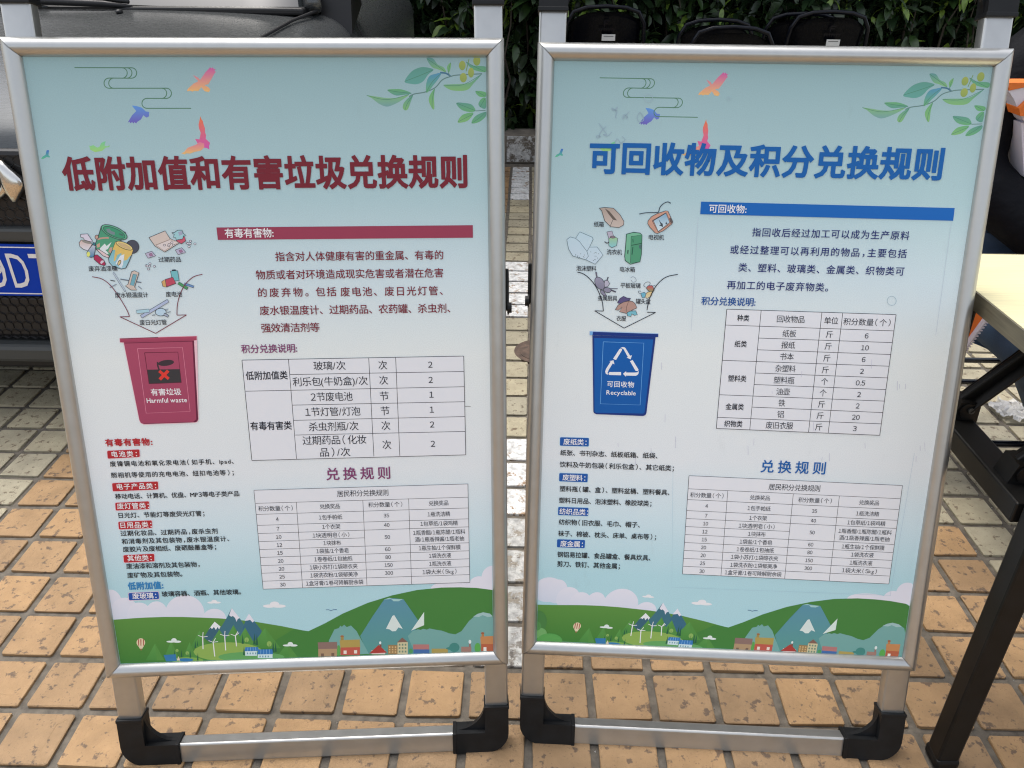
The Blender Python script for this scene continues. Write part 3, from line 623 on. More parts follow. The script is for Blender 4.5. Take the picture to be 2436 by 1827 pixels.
    hs_(1522, 574, 1542, 610, (170, 116, 72)); p.ell(zN, 1531, 576, 14, 8, (150, 90, 60)); hs_(1518, 655, 1630, 722, (168, 92, 64)); p.poly(zN, [(1512, 604), (1630, 598), (1630, 664), (1516, 664)], (182, 126, 80)); hs_(1538, 690, 1562, 722, (225, 215, 205))
    p.line(zN, [(262, 388), (285, 387), (302, 395), (322, 387), (350, 386)], 1.6, (70, 105, 140)); p.line(zN, [(972, 298), (995, 302), (1015, 298)], 1.0, (70, 120, 60))

OUT = (58, 60, 66)
def art_left(p):
    tb = (209, 211, 214); p.cut('printed_table')
    p.poly(zJ, [(58, 68), (1820, 38), (1838, 822), (137, 866)], tb); p.poly(zL, [(163, 247), (1975, 194), (1993, 1028), (241, 1086)], tb)
    p.cut('title_banner'); p.poly(zF, [(52, 203), (1917, 190), (1918, 281), (62, 293)], (140, 54, 76))
    p.cut('table_lines')
    def seg(z, x0, y0, x1, y1, w_=1.25): p.line(z, [(x0, y0), (x1, y1)], w_, (38, 38, 48))
    for a in ((58, 68, 1820, 38), (1820, 38, 1838, 822), (1838, 822, 137, 866), (137, 866, 58, 68), (428, 62, 492, 853), (1066, 50, 1108, 834), (1280, 47, 1314, 829), (86, 315, 1825, 281), (440, 183, 1822, 160), (458, 426, 1828, 400), (470, 547, 1830, 518), (482, 664, 1832, 636)): seg(zJ, *a)
    for a in ((163, 247, 1975, 194), (1975, 194, 1993, 1028), (1993, 1028, 241, 1086), (241, 1086, 163, 247), (177, 358, 1976, 306), (522, 348, 576, 1074), (1086, 330, 1122, 1053), (1474, 317, 1500, 1042)): seg(zL, *a, 1.0)
    for yl, xr, yr in ((452, 1979, 397), (545, 1980, 489), (614, 1982, 557), (683, 1099, 650), (750, 1985, 692), (817, 1987, 760), (886, 1989, 828), (951, 1990, 895), (1019, 1992, 962)): seg(zL, 163 + (yl - 247) * .093, yl, xr, yr, 1.0)
    seg(zJ, 1832, 437, 1876, 437, 0.8)
    for q, c in (([(140, 213), (437, 200), (441, 270), (146, 286)], RED), ([(185, 510), (607, 494), (610, 568), (192, 586)], RED), ([(213, 690), (524, 676), (528, 747), (219, 762)], RED),
                 ([(241, 865), (550, 851), (553, 921), (248, 936)], RED), ([(287, 1172), (571, 1158), (575, 1228), (294, 1241)], RED), ([(333, 1520), (611, 1507), (617, 1574), (340, 1587)], (24, 74, 150))):
        p.cut('heading_tag'); p.poly(zK, rnd(q, -4), (222, 190, 198)); p.poly(zK, rnd(q, 0), c)
    # waste pictures
    p.cut('waste_picture')
    z = zW
    p.ell(z, 1420, 740, 165, 165, (70, 72, 84), edge=OUT)
    p.poly(z, [(660, 230), (600, 430), (520, 640), (520, 760), (560, 830), (800, 1000), (900, 1010), (1000, 640), (1290, 520), (1250, 380)], (66, 140, 108), (84, 150, 116), edge=OUT, ew=1.5)
    p.poly(z, [(620, 780), (700, 700), (740, 660), (790, 720), (910, 620), (870, 700), (820, 790), (760, 820), (840, 900), (760, 950), (640, 850)], (206, 212, 212))
    p.poly(z, [(540, 690), (620, 640), (620, 740), (560, 760)], (188, 150, 130)); p.poly(z, [(870, 760), (930, 750), (900, 900), (830, 860)], (184, 146, 128))
    p.poly(z, [(530, 800), (600, 800), (850, 960), (830, 1010), (700, 960)], (208, 184, 184), edge=OUT)
    p.ell(z, 975, 380, 345, 135, (90, 165, 130), rot=24, edge=OUT, ew=1.4); p.ell(z, 975, 385, 290, 100, (60, 140, 105), rot=24, edge=OUT)
    p.poly(z, [(780, 300), (860, 290), (900, 350), (990, 380), (990, 450), (900, 430), (800, 370)], (112, 128, 132)); p.poly(z, [(1090, 400), (1200, 440), (1190, 480), (1100, 440)], (70, 100, 92))
    p.line(z, [(560, 560), (650, 530), (760, 520), (840, 520)], 3.2, (176, 142, 126), 1); p.ell(z, 545, 500, 42, 50, (186, 150, 136), edge=OUT)
    p.poly(z, [(1010, 620), (940, 800), (835, 1030), (850, 1120), (930, 1210), (1150, 1285), (1260, 1260), (1330, 1120), (1400, 950), (1440, 800), (1300, 700), (1150, 620)], (84, 158, 164), (150, 188, 198), edge=OUT, ew=1.5)
    p.poly(z, [(1010, 620), (930, 820), (1000, 810), (960, 1100), (1000, 1080), (1050, 940), (1150, 890), (1160, 1000), (1225, 910), (1215, 1080), (1290, 1060), (1340, 990), (1400, 940), (1440, 810), (1300, 700), (1150, 620)], (206, 176, 98))
    p.poly(z, [(1010, 1150), (1120, 960), (1225, 920), (1190, 1180), (1150, 1260)], (206, 212, 216)); p.ell(z, 1100, 1130, 32, 68, (206, 180, 120), rot=25, edge=OUT)
    p.ell(z, 1225, 710, 220, 75, (222, 196, 120), rot=23, edge=OUT, ew=1.3); p.ell(z, 1225, 715, 180, 50, (188, 164, 120), rot=23)
    p.poly(z, [(110, 640), (160, 570), (400, 640), (430, 680), (330, 835), (220, 800), (130, 730)], (196, 168, 156), (204, 206, 212), edge=OUT); p.ell(z, 290, 615, 125, 38, (136, 132, 124), rot=18)
    p.poly(z, [(150, 430), (320, 420), (440, 600), (410, 620), (240, 570), (220, 520), (150, 500)], (200, 194, 206), edge=OUT)
    p.poly(z, [(350, 800), (440, 690), (520, 720), (500, 860), (470, 980), (400, 1000), (310, 970), (300, 890)], (178, 184, 192), (60, 120, 156), edge=OUT); p.ell(z, 340, 920, 42, 62, (206, 210, 112)); p.poly(z, [(455, 630), (520, 645), (505, 710), (440, 690)], (50, 110, 120), edge=OUT)
    p.poly(z, [(500, 940), (560, 935), (720, 1070), (765, 1160), (740, 1200), (690, 1190), (620, 1170), (480, 1050), (475, 990)], (160, 44, 78), edge=OUT); p.poly(z, [(650, 1080), (710, 1070), (720, 1110), (660, 1160), (630, 1130)], (196, 186, 194))
    z = zX
    p.poly(z, [(172, 515), (570, 350), (690, 540), (930, 640), (560, 870), (320, 720)], (196, 182, 172), edge=OUT); p.line(z, [(330, 700), (690, 560)], 1, (140, 124, 112)); p.poly(z, [(350, 700), (680, 570), (880, 640), (550, 840)], (204, 194, 190), edge=(150, 134, 124), ew=.8)
    for x, y in ((555, 700), (660, 715), (670, 680), (735, 640), (780, 700)): p.ell(z, x, y, 32, 22, (206, 196, 196), edge=OUT, ew=.8)
    p.poly(z, [(840, 580), (1050, 490), (1075, 600), (970, 670), (880, 620)], (186, 82, 100), edge=OUT)
    p.poly(z, [(735, 395), (800, 390), (880, 335), (990, 335), (1010, 410), (1085, 465), (1030, 470), (1000, 550), (850, 575), (830, 520), (765, 510), (800, 440)], (148, 190, 194), edge=OUT); p.poly(z, [(890, 380), (990, 350), (1000, 440), (920, 470)], (150, 156, 176))
    for x, y in ((210, 935), (950, 850)): p.poly(z, [(x - 130, y - 30), (x + 30, y - 85), (x + 130, y + 30), (x + 50, y + 50), (x - 60, y + 85)], (174, 168, 188), edge=OUT, ew=1); p.poly(z, [(x - 40, y - 20), (x + 30, y - 40), (x + 60, y + 20), (x - 10, y + 40)], (150, 110, 140), edge=OUT, ew=.6)
    for X0, Y0 in ((0, 0), (-1000, 550)):
        for x, y in ((1110, 650), (1195, 605), (1185, 665), (1130, 660), (1160, 735), (1305, 670)): p.ell(z, x + X0, y + Y0, 28, 24, (206, 204, 212), edge=OUT, ew=.8)
    z = zE
    p.line(z, [(970, 757), (1072, 918)], 3.6, (110, 120, 130)); p.line(z, [(972, 760), (1070, 912)], 2.2, (176, 190, 202)); p.line(z, [(1030, 813), (1208, 842)], 2.4, (100, 110, 122)); p.line(z, [(945, 822), (985, 830)], 1.8, OUT); p.line(z, [(940, 885), (998, 855)], 2, (130, 140, 150)); p.line(z, [(1180, 872), (1212, 898)], 2, (130, 140, 150))
    p.poly(z, [(1125, 750), (1150, 742), (1188, 760), (1150, 880), (1170, 905), (1120, 905), (1072, 870), (1095, 855)], (192, 178, 166), edge=OUT); p.poly(z, [(1138, 770), (1170, 775), (1145, 870), (1112, 862)], (108, 160, 172), edge=OUT, ew=.7)
    p.poly(z, [(1455, 745), (1515, 742), (1528, 825), (1470, 830)], (110, 176, 180), edge=OUT); p.poly(z, [(1468, 733), (1498, 732), (1500, 745), (1468, 746)], (40, 50, 56))
    p.poly(z, [(1415, 815), (1475, 797), (1500, 850), (1420, 880), (1398, 850)], (176, 70, 90), edge=OUT); p.poly(z, [(1380, 835), (1410, 815), (1420, 880), (1390, 875)], (196, 156, 100), edge=OUT); p.line(z, [(1520, 845), (1600, 895)], 6.5, OUT); p.line(z, [(1522, 846), (1597, 892)], 5, (70, 140, 90)); p.line(z, [(1572, 852), (1652, 880)], 5, OUT); p.line(z, [(1574, 853), (1650, 879)], 3.6, (100, 135, 180))
    p.line(z, [(1435, 995), (1205, 1132)], 7, OUT); p.line(z, [(1433, 997), (1208, 1130)], 5.4, (164, 176, 200)); p.line(z, [(1165, 1090), (1275, 1080)], 7.5, OUT); p.line(z, [(1167, 1090), (1273, 1080)], 6, (160, 194, 204)); p.ell(z, 1372, 1092, 46, 32, (174, 198, 212), edge=OUT); p.poly(z, [(1405, 1100), (1440, 1120), (1432, 1136), (1395, 1118)], (150, 160, 176), edge=OUT)
    for x, y in ((1420, 1066), (1440, 1088), (1310, 1112)): p.poly(z, [(x - 12, y + 6), (x + 16, y - 2), (x + 6, y + 12)], (176, 190, 200), edge=OUT, ew=.7)
    p.cut('arrow_picture'); ar = (112, 48, 62)
    p.line(z, [(790, 792), (870, 810), (940, 860), (1010, 950), (1060, 1030), (1090, 1085), (1107, 1130)], 1.6, ar, 1); p.line(z, [(1107, 1130), (1025, 1131)], 1.6, ar); p.line(z, [(1025, 1131), (1328, 1272)], 1.6, ar); p.line(z, [(1328, 1272), (1590, 1116)], 1.6, ar); p.line(z, [(1590, 1116), (1509, 1118)], 1.6, ar)
    p.line(z, [(1509, 1118), (1512, 1040), (1530, 960), (1565, 880), (1610, 825), (1660, 790), (1725, 773)], 1.6, ar, 1)
    z = zI; p.cut('bin_picture')
    p.poly(z, [(607, 131), (1495, 106), (1496, 162), (1512, 1062), (1498, 1092), (1470, 1101), (885, 1122), (846, 1105), (830, 1072), (652, 190), (611, 184)], (226, 178, 186))
    p.poly(z, [(657, 183), (1455, 162), (1508, 1060), (1495, 1085), (1470, 1095), (885, 1115), (850, 1100), (835, 1070)], (156, 68, 92), (148, 62, 88))
    p.poly(z, [(1440, 165), (1460, 162), (1508, 1060), (1495, 1085), (1470, 1095), (885, 1115), (880, 1108), (1450, 1088), (1485, 1060)], (96, 30, 56))
    p.poly(z, [(612, 137), (1490, 112), (1490, 157), (1455, 162), (657, 183), (615, 180)], (166, 66, 92), (140, 56, 80)); p.line(z, [(615, 140), (1050, 124)], 1, (40, 24, 32)); p.line(z, [(660, 190), (1455, 168)], 1.6, (100, 30, 56))
    p.line(z, [(813, 253), (1328, 240), (1415, 970), (912, 990), (813, 253)], 0.9, (206, 130, 150))
    p.poly(z, [(925, 493), (1295, 487), (1315, 640), (945, 655)], (52, 50, 52)); p.line(z, [(895, 300), (1275, 293), (1315, 640), (945, 655), (895, 300)], 1.5, (92, 26, 48)); p.ell(z, 1140, 416, 92, 34, (56, 44, 50), rot=-7); p.line(z, [(1042, 405), (1046, 450), (1062, 500)], 3.4, (56, 44, 50))
    p.line(z, [(1062, 508), (1170, 598)], 6.5, (206, 54, 44)); p.line(z, [(1165, 505), (1068, 605)], 6.5, (206, 54, 44))
def rnd(q, out):
    """rounded quad"""
    c = np.mean(np.array(q, float), 0); pts = []
    Q = [np.array(v, float) for v in q]
    Q = [v + (np.sign(v - c) * -out) for v in Q]
    for i in range(4):
        a, b, d = Q[i - 1], Q[i], Q[(i + 1) % 4]; r = 13
        p0 = b + (a - b) / np.linalg.norm(a - b) * r; p1 = b + (d - b) / np.linalg.norm(d - b) * r
        for k in range(5): u = k / 4; pts.append(tuple((1 - u) ** 2 * p0 + 2 * u * (1 - u) * b + u * u * p1))
    return pts
def art_right(p):
    tb = (209, 211, 214); p.cut('printed_table')
    p.poly(zO, [(360, 158), (2009, 208), (1852, 1384), (258, 1318)], tb); p.poly(zR, [(145, 283), (2085, 372), (1963, 1268), (85, 1176)], tb)
    p.cut('title_banner'); p.poly(zP0, [(1666.7, 484), (2269.5, 497.5), (2265.9, 527.7), (1664.7, 513.7)], (12, 90, 165))
    def seg(z, x0, y0, x1, y1, w_=1.25): p.line(z, [(x0, y0), (x1, y1)], w_, (38, 38, 48))
    p.cut('table_lines')
    for a in ((360, 158, 2009, 208), (2009, 208, 1852, 1384), (1852, 1384, 258, 1318), (258, 1318, 360, 158), (345, 312, 1987, 366), (694, 170, 584, 1330), (1286, 188, 1157, 1354), (1489, 194, 1349, 1361),
              (670, 438, 1970, 480), (658, 552, 1955, 596), (315, 655, 1940, 710), (636, 778, 1925, 824), (626, 890, 1911, 938), (287, 990, 1896, 1050), (604, 1110, 1880, 1162), (270, 1210, 1866, 1272)): seg(zO, *a)
    for a in ((145, 283, 2085, 372), (2085, 372, 1963, 1268), (1963, 1268, 85, 1176), (85, 1176, 145, 283), (137, 402, 2065, 492), (497, 420, 435, 1194), (1092, 449, 1014, 1219), (1511, 468, 1420, 1238)): seg(zR, *a, 1.0)
    for a in ((130, 500, 2051, 590), (124, 600, 2037, 688), (119, 672, 2026, 762), (114, 745, 1057, 790), (110, 818, 2008, 908), (104, 890, 1998, 982), (99, 962, 1988, 1053), (95, 1034, 1978, 1125), (90, 1106, 1969, 1196)): seg(zR, *a, 1.0)
    for q in ([(143, 58), (450, 66), (447, 157), (140, 148)], [(134, 440), (438, 448), (434, 538), (131, 528)], [(122, 801), (445, 811), (441, 898), (119, 888)], [(110, 1145), (407, 1154), (403, 1242), (107, 1232)]):
        p.cut('heading_tag'); p.poly(zQ, rnd(q, -4), (176, 206, 232)); p.poly(zQ, rnd(q, 0), (24, 80, 152))
    p.cut('bush_picture')
    for x, y, a, b, c in ((178, 430, 70, 90, (66, 118, 62)), (185, 530, 62, 45, (104, 158, 94)), (270, 600, 110, 68, (82, 150, 76)), (160, 470, 40, 40, (74, 130, 70))): p.ell(zS, x, y, a, b, c)
    # faint creases of a pasted-over sheet
    p.cut('scuffs'); p.line(zP0, [(1660, 520), (1643, 790)], .5, (168, 176, 190)); p.line(zP0, [(2262, 530), (2225, 800)], .5, (168, 176, 190)); p.line(zP0, [(1600, 1120), (1597, 1400), (2120, 1420)], .5, (150, 180, 192)); p.line(zP0, [(2175, 1080), (2118, 1420)], .5, (160, 178, 192))
    for x, y, r_ in ((1542, 240, 10), (1732, 241, 4), (2120, 718, 11)): p.line(zP0, [(x + r_ * math.cos(k * .52), y + r_ * math.sin(k * .52)) for k in range(13)], 1.0, (150, 172, 180))
    rg2 = random.Random(5)
    for x0, y0 in ((1425, 300), (1490, 290), (1465, 270), (1520, 275), (1430, 330), (1480, 330)):
        pts = [(x0, y0)]
        for k in range(6): pts.append((pts[-1][0] + rg2.uniform(-9, 12), pts[-1][1] + rg2.uniform(-12, 12)))
        p.line(zP0, pts, 1.3, (140, 162, 174), 1)
    for k in range(26):
        x, y = rg2.uniform(1330, 2200), rg2.choice([rg2.uniform(1030, 1090), rg2.uniform(840, 1060)]); p.line(zP0, [(x, y), (x + rg2.uniform(-1, 1), y + rg2.uniform(6, 26))], .8, (178, 178, 192))
    z = zG; p.cut('waste_picture')
    p.poly(z, [(805, 215), (850, 208), (925, 215), (980, 270), (1012, 325), (1010, 355), (970, 378), (900, 370), (850, 320), (825, 235)], (160, 146, 134), (186, 172, 162), edge=OUT); p.poly(z, [(850, 215), (890, 240), (955, 318), (920, 312), (880, 260)], (96, 86, 78)); p.line(z, [(918, 315), (895, 370)], 1, OUT)
    p.poly(z, [(530, 480), (560, 458), (605, 470), (640, 415), (745, 460), (752, 478), (720, 545), (785, 542), (836, 610), (770, 687), (690, 650), (580, 618), (545, 560)], (176, 200, 208), (186, 202, 212), edge=(84, 108, 118), ew=1.1); p.line(z, [(605, 470), (640, 500), (700, 580), (712, 620), (690, 650)], 1, (84, 108, 118)); p.line(z, [(720, 545), (700, 580)], 1, (84, 108, 118))
    rg3 = random.Random(2)
    for k in range(22): x, y = rg3.uniform(600, 690), rg3.uniform(590, 640); x, y = (x, y) if k % 2 else (rg3.uniform(725, 800), rg3.uniform(575, 655)); p.line(z, [(x, y), (x + 6, y + rg3.uniform(-6, 6))], 1, (60, 84, 92))
    p.poly(z, [(868, 415), (912, 407), (925, 450), (885, 470)], (170, 164, 178), edge=OUT, ew=1); p.poly(z, [(885, 470), (925, 450), (960, 470), (950, 530), (910, 547), (885, 530)], (150, 184, 130), (126, 184, 192), edge=OUT, ew=1); p.ell(z, 918, 458, 22, 10, (124, 112, 118), edge=OUT, ew=.8); p.line(z, [(848, 497), (870, 510), (888, 500)], 2, OUT)
    p.line(z, [(1143, 263), (1200, 252), (1280, 250), (1305, 245), (1315, 210), (1340, 180), (1380, 160), (1410, 172)], 1.8, (56, 70, 82), 1)
    z = zU
    p.poly(z, [(440, 430), (500, 360), (590, 310), (740, 260), (780, 265), (860, 440), (850, 480), (700, 600), (600, 645), (560, 635), (470, 540), (435, 480)], (186, 142, 122), edge=OUT); p.poly(z, [(510, 430), (750, 290), (830, 470), (610, 620)], (198, 148, 124), edge=OUT); p.poly(z, [(530, 430), (745, 300), (810, 460), (615, 610)], (116, 156, 180), (196, 212, 220), edge=OUT)
    p.poly(z, [(620, 400), (660, 460), (690, 480), (695, 540), (660, 520), (625, 510), (655, 495)], (58, 68, 76)); p.poly(z, [(750, 440), (760, 470), (785, 490), (735, 488)], (58, 68, 76)); p.line(z, [(815, 380), (850, 470)], 4, (90, 80, 78))
    p.poly(z, [(70, 660), (190, 628), (300, 640), (335, 670), (325, 1000), (300, 1130), (135, 1172), (50, 1110), (40, 1040), (65, 760)], (110, 170, 138), (104, 162, 132), edge=(36, 68, 58), ew=1.6); p.poly(z, [(150, 700), (335, 670), (325, 1000), (300, 1130), (140, 1150)], (74, 140, 106), edge=(36, 68, 58), ew=1); p.line(z, [(155, 850), (335, 815)], 1.5, (36, 68, 58)); p.line(z, [(180, 740), (185, 800)], 1.8, (40, 90, 70)); p.line(z, [(180, 880), (165, 1010)], 2.2, (40, 90, 70))
    p.poly(z, [(85, 930), (110, 930), (100, 1010), (80, 985)], (60, 92, 80)); p.poly(z, [(280, 850), (330, 830), (318, 920), (290, 900)], (70, 100, 98))
    z = zV
    p.line(z, [(270, 655), (290, 760)], 3.2, (96, 94, 108)); p.line(z, [(480, 740), (425, 880)], 2.4, (70, 68, 80)); p.line(z, [(510, 940), (640, 942)], 1.8, (84, 82, 96)); p.line(z, [(530, 965), (610, 998)], 3, (74, 72, 86))
    p.ell(z, 335, 850, 75, 115, (142, 140, 158), (120, 118, 136), rot=-30, edge=OUT); p.poly(z, [(420, 800), (470, 800), (505, 855), (470, 905), (420, 915), (410, 860)], (170, 168, 182), edge=OUT); p.ell(z, 465, 965, 65, 42, (130, 128, 146), rot=10, edge=OUT); p.poly(z, [(345, 965), (395, 975), (450, 1060), (400, 1060), (355, 1020)], (128, 126, 144), edge=OUT)
    p.line(z, [(860, 760), (900, 735), (945, 760), (955, 810), (900, 830), (870, 790)], .8, (120, 128, 140), 1)
    p.line(z, [(1120, 915), (1085, 880), (1130, 830), (1190, 830), (1190, 870), (1150, 900)], 1, (90, 96, 106), 1); p.line(z, [(1240, 900), (1270, 885), (1300, 910)], 1, (90, 96, 106), 1); p.poly(z, [(1130, 930), (1160, 890), (1230, 885), (1270, 960), (1230, 1020), (1170, 980)], (186, 74, 86), (110, 150, 100), edge=OUT, ew=1); p.poly(z, [(1100, 1060), (1150, 1000), (1240, 985), (1220, 1060), (1140, 1110)], (206, 180, 120), (196, 190, 160), edge=OUT, ew=1); p.poly(z, [(1035, 1020), (1100, 1000), (1125, 1040), (1100, 1090), (1060, 1095)], (104, 166, 186), edge=OUT, ew=1)
    p.line(z, [(1035, 1030), (1000, 1010), (1000, 980), (1040, 985)], 1, (90, 96, 106), 1)
    p.poly(z, [(635, 1180), (680, 1110), (740, 1070), (800, 1100), (865, 1105), (840, 1140), (760, 1165), (700, 1190), (660, 1190)], (84, 76, 116), edge=(50, 44, 66)); p.poly(z, [(600, 1300), (650, 1220), (740, 1170), (830, 1150), (900, 1160), (940, 1200), (970, 1270), (900, 1300), (840, 1340), (800, 1365), (670, 1335), (720, 1250), (650, 1310)], (166, 134, 122), edge=OUT); p.line(z, [(830, 1150), (790, 1260), (800, 1360)], .9, (90, 70, 62)); p.poly(z, [(800, 1350), (850, 1325), (950, 1320), (975, 1385), (930, 1395), (880, 1370), (870, 1415), (810, 1405)], (112, 174, 186), edge=OUT)
    z = zG; ar = (24, 26, 40); p.cut('arrow_picture')
    p.line(z, [(620, 755), (660, 765), (700, 790), (745, 835), (780, 885), (810, 950), (830, 1010), (838, 1083)], 1.7, ar, 1); p.line(z, [(838, 1083), (765, 1081)], 1.6, ar); p.line(z, [(765, 1081), (1013, 1227)], 1.6, ar); p.line(z, [(1013, 1227), (1280, 1094)], 1.6, ar); p.line(z, [(1280, 1094), (1207, 1092)], 1.6, ar)
    p.line(z, [(1207, 1075), (1215, 1030), (1235, 960), (1270, 890), (1320, 830), (1380, 790), (1468, 772)], 1.7, ar, 1)
    z = zP; p.cut('bin_picture')
    p.poly(z, [(750, 240), (1622, 262), (1495, 1310), (1480, 1340), (1450, 1352), (800, 1328), (770, 1310), (762, 1290)], (16, 46, 112)); p.poly(z, [(775, 275), (1590, 295), (1470, 1300), (1450, 1318), (800, 1308), (778, 1295)], (4, 84, 156), (4, 80, 150))
    p.poly(z, [(712, 182), (1660, 213), (1658, 262), (1625, 262), (770, 238), (712, 238)], (16, 46, 116)); p.poly(z, [(712, 182), (760, 184), (750, 238), (712, 238)], (110, 160, 205)); p.line(z, [(712, 184), (1660, 215)], 1.2, (150, 185, 220))
    p.line(z, [(900, 328), (1460, 345), (1408, 1200), (858, 1184), (900, 328)], 0.9, (110, 168, 214))
    wv = (220, 224, 236)
    for q in ([(1122, 430), (1135, 422), (1155, 425), (1160, 440), (1075, 580), (1035, 562)], [(1130, 415), (1165, 400), (1188, 402), (1205, 412), (1270, 520), (1295, 512), (1278, 570), (1222, 545), (1240, 538), (1180, 430), (1150, 414)],
              [(962, 783), (935, 770), (926, 740), (936, 705), (1002, 600), (980, 596), (1040, 583), (1054, 640), (1030, 625), (975, 715), (960, 750)], [(972, 765), (985, 745), (1145, 745), (1145, 790), (985, 786), (974, 778)],
              [(1172, 770), (1215, 733), (1215, 752), (1340, 752), (1368, 748), (1390, 730), (1386, 765), (1372, 785), (1345, 797), (1212, 793), (1212, 811)], [(1268, 595), (1305, 578), (1385, 710), (1380, 732), (1345, 728)]): p.poly(z, q, wv)

def lsq(pairs):
    l_ = np.array([uvof(HL, a) for a, b in pairs]); r_ = np.array([uvof(HR, b) for a, b in pairs])
    return [np.polyfit(l_[:, k], r_[:, k], 1) for k in (0, 1)]
XF = dict(curl=lsq([(zA(642, 597), zC(812, 687)), (zA(1630, 943), zC(1640, 1016)), (zA(1125, 600), zC(1235, 692))]),
          birds=lsq([(zA(1595, 800), zC(1640, 830)), (zA(1838, 620), zC(1895, 655)), (zA(358, 1367), zC(428, 1352)), (zA(1708, 1010), zC(1707, 1035)), (zA(1092, 1060), zC(1142, 1075))]),
          branch=lsq([(zB(972, 838), zD(845, 922)), (zB(1292, 722), zD(1175, 820)), (zB(1728, 905), zD(1583, 1000)), (zB(1543, 950), zD(1385, 1045)), (zB(1852, 650), zD(1797, 765))]),
          land=lsq([(zN(120, 560), zT(38, 412)), (zM(463, 655), zS(517, 458)), (zN(1057, 405), zT(895, 345)), (zM(700, 780), zS(717, 595)), (zN(1515, 604), zT(1245, 545))]))

# ------------------------------------------------------------------ display stands
def rail_mesh(a, b, ia, ib, out):
    """frame rail with mitred ends; a,b outer corners, ia,ib inner corners (x,z); convex face towards -y"""
    prof = [(0, .010), (0, -.001), (.06, -.0042), (.16, -.0075), (.30, -.0098), (.46, -.0108), (.62, -.0100), (.78, -.0078), (.90, -.0048), (.985, -.0012), (1, .0008)]
    bm = bmesh.new(); A = []; B_ = []
    for f, y in prof:
        A.append(bm.verts.new((a[0] + (ia[0] - a[0]) * f, y, a[1] + (ia[1] - a[1]) * f))); B_.append(bm.verts.new((b[0] + (ib[0] - b[0]) * f, y, b[1] + (ib[1] - b[1]) * f)))
    for k in range(len(prof) - 1): bm.faces.new((A[k], A[k + 1], B_[k + 1], B_[k]))
    return bm
def connector(bm, cx, cz, sx, sz):
    """black plastic corner: cx,cz = outer corner, sx/sz = direction into the frame"""
    T_, L_, Rr = 0.039, 0.0885, 0.037
    pts = []
    for k in range(7): a = math.pi / 2 * k / 6; pts.append((Rr - Rr * math.cos(a), Rr - Rr * math.sin(a)))
    pts += [(L_ + .004, 0), (L_ + .004, T_), (T_, T_), (T_, L_), (0, L_)]
    f = lambda x, y, z: (cx + sx * x, z, cz + sz * y)
    prism(bm, pts, .004, .034, f)
    g = [(T_ - .001, T_ - .001)] + [(T_ + .048 * (1 - math.cos(math.pi / 2 * k / 8)) , T_ + .048 * (1 - math.sin(math.pi / 2 * k / 8))) for k in range(9)]
    prism(bm, g, .014, .022, f)
    box(bm, (cx + sx * (L_ + .001), .019, cz + sz * T_ / 2), (.006, .032, T_ + .002), bev=.001)
    box(bm, (cx + sx * T_ / 2, .019, cz + sz * (L_ - .002)), (T_ + .002, .032, .006), bev=.001)
